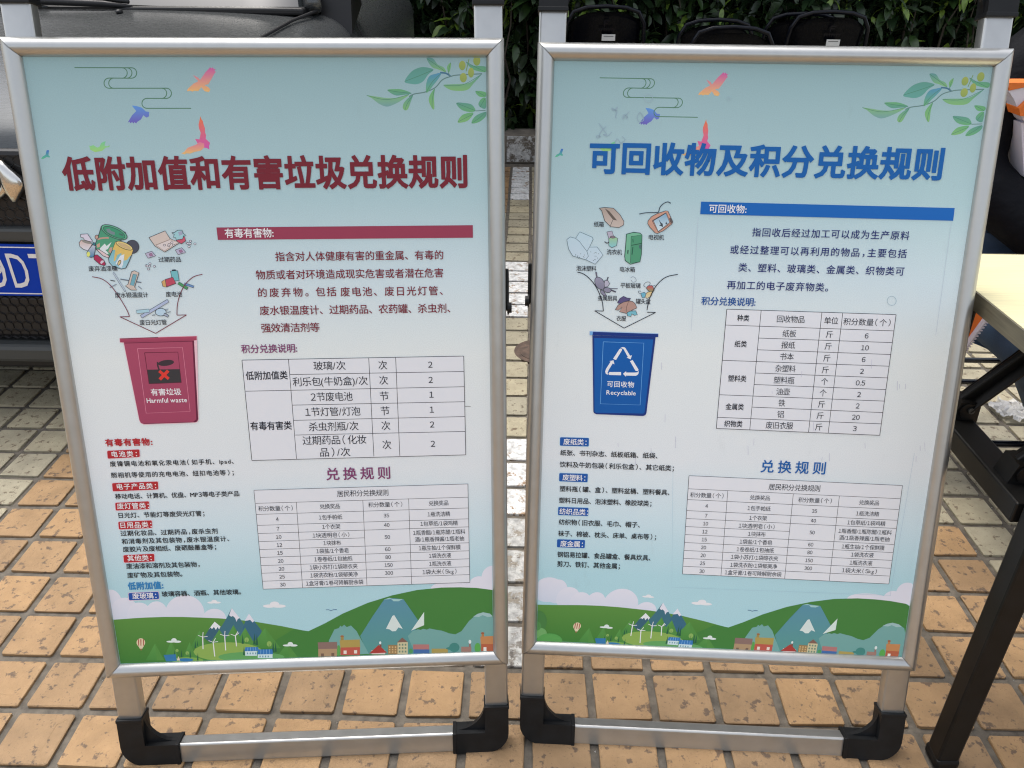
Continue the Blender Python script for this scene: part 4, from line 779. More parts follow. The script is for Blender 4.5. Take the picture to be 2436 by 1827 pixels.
def stand(loc, yw, tilt, H, texts, isleft, label, pm):
    r_ = empty('display_stand', loc, label, 'display stand', 'aluminium poster stands')
    r_.rotation_euler = (-tilt, 0, yw)
    x0, x1, z0, z1 = 0, BW, B0, B0 + BH; f = FR; gp = .0005
    C4 = {'tl': (x0, z1), 'tr': (x1, z1), 'bl': (x0, z0), 'br': (x1, z0)}; I4 = {'tl': (x0 + f, z1 - f), 'tr': (x1 - f, z1 - f), 'bl': (x0 + f, z0 + f), 'br': (x1 - f, z0 + f)}
    for a, b, dx, dz in (('tl', 'tr', gp, 0), ('bl', 'br', gp, 0), ('tl', 'bl', 0, -gp), ('tr', 'br', 0, -gp)):
        A, B_, ia, ib = C4[a], C4[b], I4[a], I4[b]
        mv = lambda p, s: (p[0] + s * dx, p[1] + s * dz)
        from_bm('frame_rail', rail_mesh(mv(A, 1), mv(B_, -1), mv(ia, 1), mv(ib, -1), 0), M_ALU, r_, True)
    bm = bmesh.new(); box(bm, (BW / 2, .0065, B0 + BH / 2), (BW - .004, .007, BH - .004)); from_bm('backing_board', bm, M_BACK, r_)
    for x in (.0195, BW - .0195):
        bm = bmesh.new(); box(bm, (x, .0195, .61), (.037, .0235, 1.14), bev=.004, seg=3); from_bm('pole', bm, M_ALU, r_, True).data.shade_smooth()
    for zz, nm in ((.0185, 'base_bar'), (1.2095, 'top_bar')):
        bm = bmesh.new(); box(bm, (BW / 2, .0195, zz), (BW - .12, .0235, .036), bev=.003, seg=3); from_bm(nm, bm, M_ALU, r_)
    for cx, cz, sx, sz in ((0, 0, 1, 1), (BW, 0, -1, 1), (0, 1.228, 1, -1), (BW, 1.228, -1, -1)):
        bm = bmesh.new(); connector(bm, cx, cz, sx, sz); from_bm('corner_connector', bm, M_BLACK, r_)
    inv = (Matrix.Rotation(-tilt, 4, 'X')).inverted()
    hz = 0.745
    for s in (0, 1):
        x = -.003 if s == 0 else BW + .003
        bm = bmesh.new(); tube(bm, [(x, .022, hz), (x + (-.006 if s == 0 else .006), .022, hz)], .0075, 14); tube(bm, [(x, .022, hz), (x + (-.002 if s == 0 else .002), .022, hz)], .010, 14)
        from_bm('hinge_knob', bm, M_BLACK, r_)
        bm = bmesh.new(); box(bm, (x, .026, hz + .025), (.005, .010, .06), bev=.002); from_bm('hinge_plate', bm, M_BLACK, r_)
        top = Vector((.03 if s == 0 else BW - .03, .045, hz)); foot = inv @ Vector((top.x, .52, .02))
        bm = bmesh.new(); beam(bm, top, foot, .02, .024, bev=.002); from_bm('rear_leg', bm, M_ALU, r_)
    a = inv @ Vector((.03, .52, .02)); b = inv @ Vector((BW - .03, .52, .02)); bm = bmesh.new(); tube(bm, [a, b], .012, 10); from_bm('rear_bar', bm, M_BLACK, r_)
    bm = bmesh.new(); bm.faces.new([bm.verts.new((u, .0, v)) for u, v in ((f - .001, B0 + f - .001), (BW - f + .001, B0 + f - .001), (BW - f + .001, B0 + BH - f + .001), (f - .001, B0 + BH - f + .001))])
    po = from_bm('poster', bm, pm, r_)
    for nm, fn in (('landscape_picture', art_land), ('curl_picture', art_curl), ('bird_picture', art_birds), ('branch_picture', art_branch)):
        p = Print(HL, 0.00005); p.xf = None if isleft else XF[nm.split('_')[0].replace('landscape', 'land').replace('bird', 'birds')]
        fn(p); p.build(nm, INKM, po)
    p = Print(H, 0.0005); (art_left if isleft else art_right)(p); p.build('printed_table_and_bin', INKM, po)
    zt = p.z + 0.00003
    p = Print(H, zt)
    for q in texts: p.text(*q)
    p.build('lettering', INKM, po)
    return r_
PM1 = poster_mat('poster_left', 0.03, 1.0); PM2 = poster_mat('poster_right', 0.09, 4.0)
stand((0.2301, -0.1079, 0.003), 0.0712, 0.2408, HL, TEXTL, True, 'left silver framed stand with harmful waste poster, dark red title and red bin picture', PM1)
stand((0.8733, -0.0466, 0.003), -0.0279, 0.2782, HR, TEXTR, False, 'right silver framed stand with recyclables poster, blue title and blue bin picture', PM2)


#@@REST
# ------------------------------------------------------------------ kerb and planting bed
kerb = empty('kerb', (0, 3.86, 0), 'long weathered grey stone kerb in front of the hedge', 'kerb')
M_KP = tile_mat('kerb_white_patch', (0.17, 0.15, 0.12), (0.10, 0.09, 0.07), paint=0.53, paintcol=(0.6, 0.6, 0.58), seed=21)
x = -3.35
for k in range(10):
    bm = bmesh.new(); box(bm, (x + .495, .09, .083), (.985, .18, .17), bev=.008)
    o = from_bm('kerb_stone', bm, M_KERB, kerb); x += 1.0
bm = bmesh.new(); box(bm, (.83, -.0015, .085), (.17, .006, .15), bev=.002); from_bm('paint_patch', bm, M_KP, kerb)
soil = tag(plane('planting_soil', -9, 10, 4.0, 7.5, 0.10, mat('soil', (0.03, 0.022, 0.015), 0.95, bump=(40, 1, 0.02))), kind='structure')

# ------------------------------------------------------------------ hedge
def leafmat(name, c, rough=0.35):
    m = mat(name, c, rough, spec=0.5, var=(30, 0.35)); b = m.node_tree.nodes['Principled BSDF']
    n = m.node_tree.nodes; l = m.node_tree.links
    oi = n.new('ShaderNodeObjectInfo'); ge = n.new('ShaderNodeNewGeometry')
    t_ = n.new('ShaderNodeTexNoise'); t_.inputs['Scale'].default_value = 6; l.new(ge.outputs['Position'], t_.inputs['Vector'])
    hsv = n.new('ShaderNodeHueSaturation'); mr = n.new('ShaderNodeMapRange'); mr.inputs['To Min'].default_value = 0.5; mr.inputs['To Max'].default_value = 1.5
    l.new(t_.outputs['Fac'], mr.inputs[0]); l.new(mr.outputs[0], hsv.inputs['Value'])
    old = b.inputs['Base Color'].links[0].from_socket; l.new(old, hsv.inputs['Color']); l.new(hsv.outputs[0], b.inputs['Base Color'])
    return m
M_LF = [leafmat('dark_leaf', (0.014, 0.031, 0.011)), leafmat('mid_leaf', (0.026, 0.056, 0.014)), leafmat('pale_leaf', (0.045, 0.07, 0.036)), leafmat('young_leaf', (0.13, 0.21, 0.03))]
def leaf_geo(L, wd, cup, droop, n=4):
    V, F = [], []
    for k in range(n + 1):
        u = k / n; ww = wd * math.sin(math.pi * min(1, u * .96 + .02)) ** .8; z = -droop * u * u * L; y = u * L
        V += [(-ww, y, z + cup * ww), (0, y, z), (ww, y, z + cup * ww)]
    for k in range(n):
        b = k * 3; F += [(b, b + 1, b + 4, b + 3), (b + 1, b + 2, b + 5, b + 4)]
    return V, F
hedge = empty('hedge', (1.6, 4.3, 0.1), 'dense dark green evergreen hedge behind the kerb and the folding chairs', 'hedge')
lg = [leaf_geo(.075, .017, .35, .25), leaf_geo(.085, .020, .25, .5), leaf_geo(.06, .014, .45, .1), leaf_geo(.095, .018, .3, .7)]
LM = {}
for a, g_ in enumerate(lg):
    for b, mm in enumerate(M_LF):
        me = bpy.data.meshes.new('leaf'); me.from_pydata(g_[0], [], g_[1]); me.materials.append(mm); me.shade_smooth(); LM[(a, b)] = me
rg = random.Random(11); leaves = []
def front(x, z): return 4.02 + 0.10 * noise.noise(Vector((x * 1.7, z * 1.9, 3))) + 0.07 * noise.noise(Vector((x * 6, z * 6, 8)))
def sprig(x, y, z, young, sc_):
    d = Vector((rg.uniform(-.8, .8), -rg.uniform(.3, 1.0), rg.uniform(-.3, .8))).normalized(); nl = rg.randint(6, 9)
    side = d.cross(Vector((0, 0, 1))).normalized(); up = side.cross(d)
    for k in range(nl):
        a = k * 2.4 + rg.uniform(-.3, .3); dirn = (side * math.cos(a) + up * math.sin(a) + d * rg.uniform(.1, .8)).normalized()
        p = Vector((x, y, z)) - d * (.012 * (nl - k))
        q = dirn.to_track_quat('Y', 'Z').to_matrix().to_4x4()
        mi = 3 if young and k > nl - 5 else rg.choice((0, 0, 0, 1, 1, 2))
        leaves.append((Matrix.Translation(p) @ q @ Matrix.Rotation(rg.uniform(-.6, .6), 4, 'Y') @ Matrix.Scale(sc_ * rg.uniform(.75, 1.2) * (.75 if mi == 3 else 1), 4), rg.randrange(4), mi))
for k in range(1250):
    x = rg.uniform(.1, 4.0); z = rg.uniform(.16, 1.3); dep = rg.random() ** 1.5 * .32
    sprig(x, front(x, z) + dep, z, rg.random() < .26 and dep < .16, 1.25)
for k in range(900):
    x = rg.uniform(-2.7, 4.2); z = rg.uniform(1.0 if x < .1 else 1.3, 4.9); sprig(x, front(x, z) + rg.random() * .2, z, rg.random() < .2, 2.6)  # unseen upper growth, added to darken the reflection in the bonnet
scored = []
for i, (mx, a, b) in enumerate(leaves):
    p = mx.translation; px, py, d = proj(p)
    vis = -20 < px < 2456 and -20 < py < 1850 and not any(inpoly(px, py, P) for P in boardpoly)
    scored.append((1 if vis else 0, -p.y, i))
scored.sort(reverse=True); top = {i for v, _, i in scored[:300] if v}
V = []; F = []; MI = []
for i, (mx, a, b) in enumerate(leaves):
    mx = Matrix.Translation((-1.6, -4.3, -.1)) @ mx
    if i in top:
        o = bpy.data.objects.new('leaf', LM[(a, b)]); COL.objects.link(o); o.parent = hedge; o.matrix_local = mx
    else:
        b0 = len(V); V += [mx @ Vector(v) for v in lg[a][0]]; F += [[b0 + q for q in f] for f in lg[a][1]]; MI += [b] * len(lg[a][1])
me = bpy.data.meshes.new('foliage'); me.from_pydata(V, [], F)
for mm in M_LF: me.materials.append(mm)
me.polygons.foreach_set('material_index', MI); me.shade_smooth()
o = link('foliage', me, hedge); o['kind'] = 'stuff'
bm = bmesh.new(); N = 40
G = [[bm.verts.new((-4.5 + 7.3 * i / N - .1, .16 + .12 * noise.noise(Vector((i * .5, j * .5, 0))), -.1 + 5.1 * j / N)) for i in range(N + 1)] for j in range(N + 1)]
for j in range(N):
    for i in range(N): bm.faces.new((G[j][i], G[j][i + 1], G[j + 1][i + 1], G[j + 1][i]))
o = from_bm('inner_shade_sheet', bm, mat('hedge_inner_shade', (0.006, 0.010, 0.005), 0.95, bump=(60, 1, .03)), hedge); o['kind'] = 'stuff'  # dark sheet coloured as the hedge's inner shade, raised to dim the bonnet reflection
bm = bmesh.new()
for k in range(46):
    x = rg.uniform(-1.4, 2.3); y = rg.uniform(-.25, .1); z0 = 0; pts = [(x, y, z0)]
    for j in range(5): pts.append((pts[-1][0] + rg.uniform(-.06, .06), pts[-1][1] + rg.uniform(-.04, .03), pts[-1][2] + rg.uniform(.12, .24)))
    tube(bm, pts, [.009, .008, .007, .006, .004, .002], 6)
o = from_bm('twigs', bm, mat('twig', (0.05, 0.04, 0.028), 0.85), hedge); o['kind'] = 'stuff'

# ------------------------------------------------------------------ car
M_CAR = mat('grey_metallic_paint', (0.09, 0.095, 0.096), 0.27, 0.5, coat=0.0, var=(260, .12, (.15, 1, 1)))
M_TRIM = mat('black_trim', (0.012, 0.012, 0.013), 0.45, spec=0.4); M_GLASS = mat('dark_window_glass', (0.015, 0.018, 0.02), 0.03, 0.0, spec=1.0)
M_GREYTRIM = mat('dark_grey_trim', (0.06, 0.065, 0.065), 0.5, 0.3); M_CHROME = mat('satin_chrome', (0.72, 0.70, 0.66), 0.2, 1.0)
M_RUB = mat('tyre_rubber', (0.012, 0.012, 0.012), 0.85)
CX = -0.51
car = empty('parked_car', (CX, 2.3, 0), 'small dark grey metallic car parked nose-on behind the left stand', 'car')
OY = 2.3
# sections: y, half width at sill, half width at shoulder, z sill, z shoulder, z crown (centre of the top surface), half width of the top edge
SEC = [(0.985, .60, .66, .20, .50, .735, .52), (1.02, .68, .74, .18, .52, .770, .60), (1.10, .74, .79, .17, .56, .812, .66), (1.25, .79, .815, .17, .62, .860, .69), (1.45, .80, .83, .17, .70, .912, .70),
       (1.65, .80, .835, .17, .76, .952, .705), (1.84, .80, .835, .17, .80, .976, .71), (2.1, .80, .835, .17, .82, .985, .74), (2.7, .80, .835, .17, .84, .99, .76), (3.3, .79, .82, .18, .85, .99, .75), (3.6, .74, .78, .20, .84, .98, .70), (3.76, .66, .70, .26, .80, .95, .62)]
bm = bmesh.new(); rings = []
for (y, ws, wh, zs, zh, zc, wt_) in SEC:
    half = [(0, zs), (ws * .8, zs), (ws, zs + .05), ((ws + wh) / 2 + .01, (zs + zh) / 2), (wh, zh), (wh - .012, zh + .05), (wt_ + (wh - wt_) * .55, zc - .055), (wt_, zc - .020), (wt_ * .85, zc - .008), (wt_ * .5, zc + .002), (0, zc + .005)]
    pts = half + [(-a, b) for a, b in half[-2:0:-1]]
    rings.append([bm.verts.new((a, y - OY, b)) for a, b in pts])
for a, b in zip(rings, rings[1:]):
    n = len(a)
    for k in range(n): bm.faces.new((a[k], a[(k + 1) % n], b[(k + 1) % n], b[k]))
bm.faces.new(rings[0]); bm.faces.new(rings[-1])
body = from_bm('body', bm, M_CAR, car, True)
md = body.modifiers.new('s', 'SUBSURF'); md.levels = 2; md.render_levels = 2
def cpart(name, fn, m, parent=None, smooth=False):
    bm = bmesh.new(); fn(bm); return from_bm(name, bm, m, parent or car, smooth)
# cabin
CAB = [(1.86, .70, .975, .66), (2.12, .72, 1.20, .60), (2.40, .72, 1.40, .55), (2.65, .72, 1.47, .55), (3.1, .72, 1.47, .55), (3.45, .71, 1.36, .54), (3.70, .68, .98, .60)]
def cab(bm):
    rs = []
    for y, wb, zt_, wtp in CAB:
        zb = .965; q = [(wb, zb), (wb * .5 + wtp * .5, (zb + zt_) / 2), (wtp, zt_ - .015), (wtp * .7, zt_), (0, zt_ + .012)]
        q = q + [(-a, b) for a, b in q[-2::-1]]
        rs.append([bm.verts.new((a, y - OY, b)) for a, b in q])
    for i, (a, b) in enumerate(zip(rs, rs[1:])):
        for k in range(len(a) - 1):
            f = bm.faces.new((a[k], a[k + 1], b[k + 1], b[k])); edge = k in (1, 6)
            f.material_index = 0 if (2 <= i <= 4 and 2 <= k <= 5) else 1
    bm.faces.new(rs[-1]).material_index = 1
cb = cpart('cabin', cab, [M_CAR, M_GLASS], smooth=True)
for s in (-1, 1):
    cpart('pillar', lambda bm: tube(bm, [(s * .69, 1.86 - OY, .98), (s * .615, 2.12 - OY, 1.19), (s * .56, 2.40 - OY, 1.39), (s * .55, 2.7 - OY, 1.46), (s * .55, 3.1 - OY, 1.46), (s * .56, 3.45 - OY, 1.35), (s * .66, 3.72 - OY, .99)], .028, 10), M_CAR, smooth=True)
# shut lines and cowl
def seam(pts, r_=.004): return lambda bm: tube(bm, [(a, b - OY, c) for a, b, c in pts], r_, 8)
cpart('cowl_panel', lambda bm: box(bm, (0, 1.845 - OY, .972), (1.34, .07, .02), bev=.006), M_TRIM)
for s in (-1, 1):
    cpart('bonnet_seam', seam([(s * .700, 1.86, .972), (s * .655, 1.72, .9545), (s * .61, 1.5, .9225), (s * .585, 1.25, .8665), (s * .56, 1.12, .826)], .005), M_TRIM)
    cpart('door_seam', seam([(s * .832, 1.99, .80), (s * .825, 1.985, .87), (s * .80, 1.98, .925)], .003), M_TRIM)
    # mirror
    def mir(bm):
        prism(bm, [(1.90, .90), (2.10, .975), (2.06, 1.03), (1.93, 1.03)], .70, .80, lambda y, z, t_: (s * t_, y - OY, z))
    cpart('mirror_base', mir, M_TRIM)
    mh = cpart('wing_mirror', lambda bm: box(bm, (s * .93, 2.02 - OY, 1.075), (.25, .11, .15), bev=.04, seg=4), M_TRIM, smooth=True)
    cpart('mirror_glass', lambda bm: box(bm, (s * .93, 2.078 - OY, 1.075), (.20, .004, .11), bev=.001), M_CHROME, mh)
    cpart('headlight', lambda bm: (bmesh.ops.create_uvsphere(bm, u_segments=24, v_segments=14, radius=1), bmesh.ops.scale(bm, vec=(.13, .07, .085), verts=bm.verts), bmesh.ops.translate(bm, vec=(s * .60, 1.045 - OY, .66), verts=bm.verts)), mat('headlight_glass', (.5, .52, .54), .05, 0.2, spec=.8), smooth=True)
    for yy in (1.45, 3.25):
        wh = cpart('wheel', lambda bm: tube(bm, [(s * .66, yy - OY, .285), (s * .83, yy - OY, .285)], .285, 28), M_RUB)
        cpart('rim', lambda bm: (tube(bm, [(s * .80, yy - OY, .285), (s * .836, yy - OY, .285)], .18, 24), tube(bm, [(s * .80, yy - OY, .285), (s * .842, yy - OY, .285)], .05, 12)), M_CHROME, wh)
# wipers
def wip(bm):
    tube(bm, [(-.62 , 1.86 - OY, .995), (-.25, 1.80 - OY, 1.0), (.05, 1.80 - OY, .990), (.13, 1.82 - OY, .982)], [.006, .011, .010, .004], 8)
    tube(bm, [(-.62, 1.89 - OY, 1.03), (-.1, 1.85 - OY, 1.012), (.12, 1.82 - OY, .996)], .007, 8)
cpart('wiper', wip, M_TRIM, smooth=True)
cpart('wiper', lambda bm: tube(bm, [(-.66, 1.84 - OY, .992), (-.2, 1.805 - OY, .986), (-.13, 1.80 - OY, .98)], [.01, .008, .003], 8), M_GREYTRIM, smooth=True)
cpart('washer_nozzle', lambda bm: (bmesh.ops.create_uvsphere(bm, u_segments=14, v_segments=8, radius=1), bmesh.ops.scale(bm, vec=(.010, .016, .008), verts=bm.verts), bmesh.ops.translate(bm, vec=(.115, 1.755 - OY, .972), verts=bm.verts)), M_TRIM, smooth=True)
# grille, bars, bumper, plate
Y0 = .982 - OY
cpart('grille', lambda bm: box(bm, (0, Y0 + .005, .632), (1.06, .03, .205), bev=.012), M_TRIM)
gm = bmesh.new()
for r_ in range(7):
    for c_ in range(-20, 21):
        x_ = c_ * .024 + (r_ % 2) * .012; z_ = .553 + r_ * .026
        for k in range(6):
            a, b = math.pi / 3 * k + math.pi / 6, math.pi / 3 * (k + 1) + math.pi / 6
            v = [gm.verts.new((x_ + rr_ * math.cos(q), Y0 - .012 - (0 if rr_ > .012 else -.006), z_ + rr_ * math.sin(q))) for q, rr_ in ((a, .0135), (b, .0135), (b, .0105), (a, .0105))]
            gm.faces.new(v)
o = from_bm('grille_mesh', gm, M_GREYTRIM, car); o['kind'] = 'stuff'
cpart('grille_bar', lambda bm: box(bm, (0, Y0 - .012, .530), (1.16, .035, .036), bev=.008), M_GREYTRIM)
cpart('lower_grille', lambda bm: box(bm, (0, Y0 + .004, .30), (1.16, .03, .12), bev=.01), M_TRIM)
gm = bmesh.new()
for r_ in range(5):
    for c_ in range(-21, 22):
        x_ = c_ * .024 + (r_ % 2) * .012; z_ = .25 + r_ * .024
        for k in range(6):
            a, b = math.pi / 3 * k + math.pi / 6, math.pi / 3 * (k + 1) + math.pi / 6
            v = [gm.verts.new((x_ + rr_ * math.cos(q), Y0 - .013 - (0 if rr_ > .012 else -.006), z_ + rr_ * math.sin(q))) for q, rr_ in ((a, .0135), (b, .0135), (b, .0105), (a, .0105))]
            gm.faces.new(v)
o = from_bm('lower_grille_mesh', gm, M_TRIM, car); o['kind'] = 'stuff'
cpart('bumper_lip', lambda bm: box(bm, (0, Y0 - .01, .205), (1.26, .07, .05), bev=.012), M_GREYTRIM)
cpart('bumper_skirt', lambda bm: box(bm, (0, Y0 + .03, .165), (1.22, .06, .05), bev=.01), M_TRIM)
def emblem(bm):
    for k in range(40):
        pass
    ring = [(.125 * math.cos(2 * math.pi * k / 48), Y0 - .018, .660 + .052 * math.sin(2 * math.pi * k / 48)) for k in range(49)]
    tube(bm, ring, .010, 10, cap=False)
    for s in (-1, 1):
        pts = [(s * .128, .712), (s * .150, .695), (s * .176, .661), (s * .155, .628), (s * .136, .612), (s * .122, .655)]
        cp = curve(pts, True, 3); c_ = (sum(q[0] for q in cp) / len(cp), sum(q[1] for q in cp) / len(cp))
        rs_ = [[bm.verts.new((c_[0] + (q[0] - c_[0]) * f_, y_, c_[1] + (q[1] - c_[1]) * f_)) for q in cp] for f_, y_ in ((1, Y0 - .018), (1, Y0 - .028), (.9, Y0 - .033), (.6, Y0 - .038), (.25, Y0 - .040))]
        for a_, b_ in zip(rs_, rs_[1:]):
            for k in range(len(cp)): bm.faces.new((a_[k], a_[(k + 1) % len(cp)], b_[(k + 1) % len(cp)], b_[k]))
        bm.faces.new(rs_[-1])
        tube(bm, [(0, Y0 - .024, .700), (s * .07, Y0 - .024, .600)], .008, 8)
cpart('emblem', emblem, M_CHROME, smooth=True)
pl = cpart('number_plate', lambda bm: box(bm, (0, .962 - OY, .435), (.44, .006, .14), bev=.002), mat('plate_blue', (0.003, 0.045, 0.42), .5, spec=.15))
M_PLW = mat('plate_white', (.80, .80, .80), .4)
def frame(bm):
    for cx_, cz_, sx_, sz_ in ((0, .435 + .0625, .428, .0028), (0, .435 - .0625, .428, .0028), (-.2126, .435, .0028, .125), (.2126, .435, .0028, .125)): box(bm, (cx_, .9585 - OY, cz_), (sx_, .001, sz_))
cpart('plate_border', frame, M_PLW, pl)
def glyphs(bm, s, xs, zc, h, wd, y, wt_='m'):
    for ch, xx in zip(s, xs):
        g, fs, lev = GL[(ch, wt_)]; x0_, x1_, y0_, y1_ = g[:, 0].min(), g[:, 0].max(), g[:, 1].min(), g[:, 1].max()
        vs = [bm.verts.new((xx + ((a - x0_) / (x1_ - x0_) - .5) * wd, y - lv * 1e-5, zc + ((b - y0_) / (y1_ - y0_) - .5) * h)) for (a, b), lv in zip(g, lev)]
        for f in fs:
            try: bm.faces.new([vs[q] for q in f])
            except ValueError: pass
cpart('plate_characters', lambda bm: glyphs(bm, '9D7', (.036, .094, .152), .435, .092, .046, .958 - OY), M_PLW, pl)

# ------------------------------------------------------------------ folding chairs by the hedge
M_CH = mat('glossy_black_steel', (0.004, 0.005, 0.009), 0.22, 0.0, spec=0.25)
M_STK = mat('white_sticker', (.6, .6, .58), .6); M_STX = mat('sticker_print', (.1, .1, .1), .6)
def folding_chair(label, x, y, rz, group=None, sticker=True, emb=True):
    c = empty('folding_chair', (x, y, 0.002), label, 'folding chair', group); c.rotation_euler = (0, 0, rz)
    # local: -y is the rear (the side the camera sees); seat towards +y
    def back(bm):
        N_ = 14; V_ = []
        for j in range(9):
            v = j / 8; row = []
            for i in range(N_ + 1):
                u = i / N_ * 2 - 1; top_ = .80 + .055 * (1 - abs(u) ** 3.2); bot = .655 - .018 * (1 - u * u) + (0.02 if abs(u) > .9 else 0)
                row.append(bm.verts.new((u * .182, -.02 + .055 * (1 - u * u) * -1 + .045 - .10 * (v - .5) * 0.4, bot + (top_ - bot) * v)))
            V_.append(row)
        for j in range(8):
            for i in range(N_): bm.faces.new((V_[j][i], V_[j][i + 1], V_[j + 1][i + 1], V_[j + 1][i]))
        r_ = bmesh.ops.solidify(bm, geom=list(bm.faces), thickness=.006)
    bk = from_bm_fn('backrest', back, M_CH, c, True)
    fr = [(-.205, .22, .01)] + [(-.205, .14, .25), (-.205, .06, .5), (-.203, 0.01, .72), (-.195, -.005, .80), (-.165, -.01, .852), (-.10, -.012, .872), (0, -.012, .878), (.10, -.012, .872), (.165, -.01, .852), (.195, -.005, .80), (.203, .01, .72), (.205, .06, .5), (.205, .14, .25), (.205, .22, .01)]
    # front frame runs to the front feet
    fr = [(a, (b if cz > .7 else .01 + (.72 - cz) * .52), cz) for a, b, cz in fr]
    from_bm_fn('frame', lambda bm: tube(bm, fr, .011, 10), M_CH, c, True)
    for s in (-1, 1):
        from_bm_fn('rear_leg', lambda bm: tube(bm, [(s * .188, .20, .46), (s * .188, -.10, .01)], .0105, 10), M_CH, c, True)
    for q in ((.12, -.075, .05), (.12, .33, .10), (.25, .0, .16)):
        from_bm_fn('crossbar', lambda bm: tube(bm, [(-.188, q[1], q[2]), (.188, q[1], q[2])], .008, 8), M_CH, c, True)
    from_bm_fn('seat', lambda bm: box(bm, (0, .22, .45), (.37, .36, .022), bev=.009, seg=3), M_CH, c, True)
    if emb: 
        from_bm_fn('embossed_mark', lambda bm: (box(bm, (-.012, -.062, .802), (.004, .004, .030)), box(bm, (.002, -.063, .815), (.026, .004, .004)), box(bm, (-.002, -.063, .803), (.018, .004, .004)), box(bm, (0, -.062, .778), (.085, .003, .003)), [box(bm, (-.036 + k * .012, -.062, .771), (.0035, .003, .009)) for k in range(7)]), M_CH, bk)
    if sticker:
        st_ = from_bm_fn('sticker', lambda bm: box(bm, (.012, -.0655, .738), (.068, .001, .030), Matrix.Rotation(0, 3, 'X')), M_STK, bk)
        from_bm_fn('sticker_line', lambda bm: box(bm, (.012, -.0664, .744), (.05, .0004, .003)), M_STX, st_)
    return c
def from_bm_fn(name, fn, m, parent, smooth=False):
    bm = bmesh.new(); fn(bm); return from_bm(name, bm, m, parent, smooth)
GRP = 'black folding chairs by the hedge'
folding_chair('black folding chair nearest the gap between stands, white sticker under an embossed mark', 1.255, 3.52, 0.03, GRP)
folding_chair('low-looking black folding chair without sticker, between the two chairs with white stickers', 1.80, 3.05, -0.05, GRP, False, False).scale = (.94, .94, .945)
folding_chair('black folding chair mostly hidden behind the unstickered middle chair', 1.80, 3.42, 0.05, GRP, False, False).scale = (.94, .94, .945)
folding_chair('black folding chair right next to the green leaves, window reflections and white sticker', 2.385, 3.50, -0.02, GRP).scale = (.985, .985, .985)
folding_chair('black folding chair showing only its frame edge, half behind the chair by the leaves', 2.30, 3.66, -0.06, GRP, False, False).scale = (.96, .96, .96)

# ------------------------------------------------------------------ folding table
M_WOOD = mat('pale_wood_laminate', (0.66, 0.61, 0.37), 0.42, var=(14, 0.10, (1, 30, 1)), spec=.4); M_EDGE = mat('wood_edge_band', (0.13, 0.115, 0.075), 0.55, var=(10, .25, (2, 2, 30)))
tb_ = empty('folding_table', (2.12, .10, 0.002), 'folding table with pale wood top and black steel legs, right edge of view', 'table')
TX0, TX1, TY0, TY1, TZ = 1.522, 2.722, -.16, .332, .74
L = lambda x, y, z: (x - 2.12, y - .10, z)
tp = from_bm_fn('table_top', lambda bm: box(bm, L((TX0 + TX1) / 2, (TY0 + TY1) / 2, TZ - .0125), (TX1 - TX0 - .004, TY1 - TY0 - .004, .025)), M_WOOD, tb_)
for cx_, cy2, sx_, sy2 in ((TX0, (TY0 + TY1) / 2, .003, TY1 - TY0), (TX1, (TY0 + TY1) / 2, .003, TY1 - TY0), ((TX0 + TX1) / 2, TY0, TX1 - TX0 - .003, .003), ((TX0 + TX1) / 2, TY1, TX1 - TX0 - .003, .003)):
    from_bm_fn('edge_band', lambda bm: box(bm, L(cx_, cy2, TZ - .0127), (sx_, sy2, .0252)), M_EDGE, tp)
for s, xe in ((1, 1.568), (-1, 2.68)):
    for yy in (-.052, .275):
        from_bm_fn('leg', lambda bm: (beam(bm, L(xe + s * .005, yy, .0), L(xe, yy, .715), .035, .036, bev=.004), box(bm, L(xe + s * .005, yy, .008), (.040, .041, .022), bev=.006)), M_BLKMET, tb_)
    from_bm_fn('cross_beam', lambda bm: beam(bm, L(xe + s * .001, -.03, .497), L(xe + s * .001, .255, .497), .046, .034, bev=.003), M_BLKMET, tb_)
    for yy in (.035, .205):
        def strut(bm):
            a_ = L(xe + s * .01, yy, .530); b_ = L(xe + s * .17, yy, .712)
            beam(bm, a_, b_, .034, .012, (0, 1, 0), .003)
            for dd in (-.015, .015): beam(bm, (a_[0], a_[1] + dd, a_[2]), (b_[0], b_[1] + dd, b_[2]), .004, .022, (0, 1, 0), .001)
            tube(bm, [(a_[0], a_[1] - .022, a_[2]), (a_[0], a_[1] + .022, a_[2])], .014, 12)
        st_ = from_bm_fn('strut', strut, M_BLKMET, tb_)
        from_bm_fn('rivet', lambda bm: tube(bm, [L(xe + s * .012, yy - .026, .533), L(xe + s * .012, yy + .026, .533)], .005, 8), M_GREYTRIM, st_)
        from_bm_fn('bracket', lambda bm: prism(bm, [(xe - s * .018, .49), (xe + s * .03, .49), (xe + s * .028, .545), (xe - s * .004, .545)], yy - .019, yy + .019, lambda x_, z_, y_: L(x_, y_, z_)), M_BLKMET, tb_)

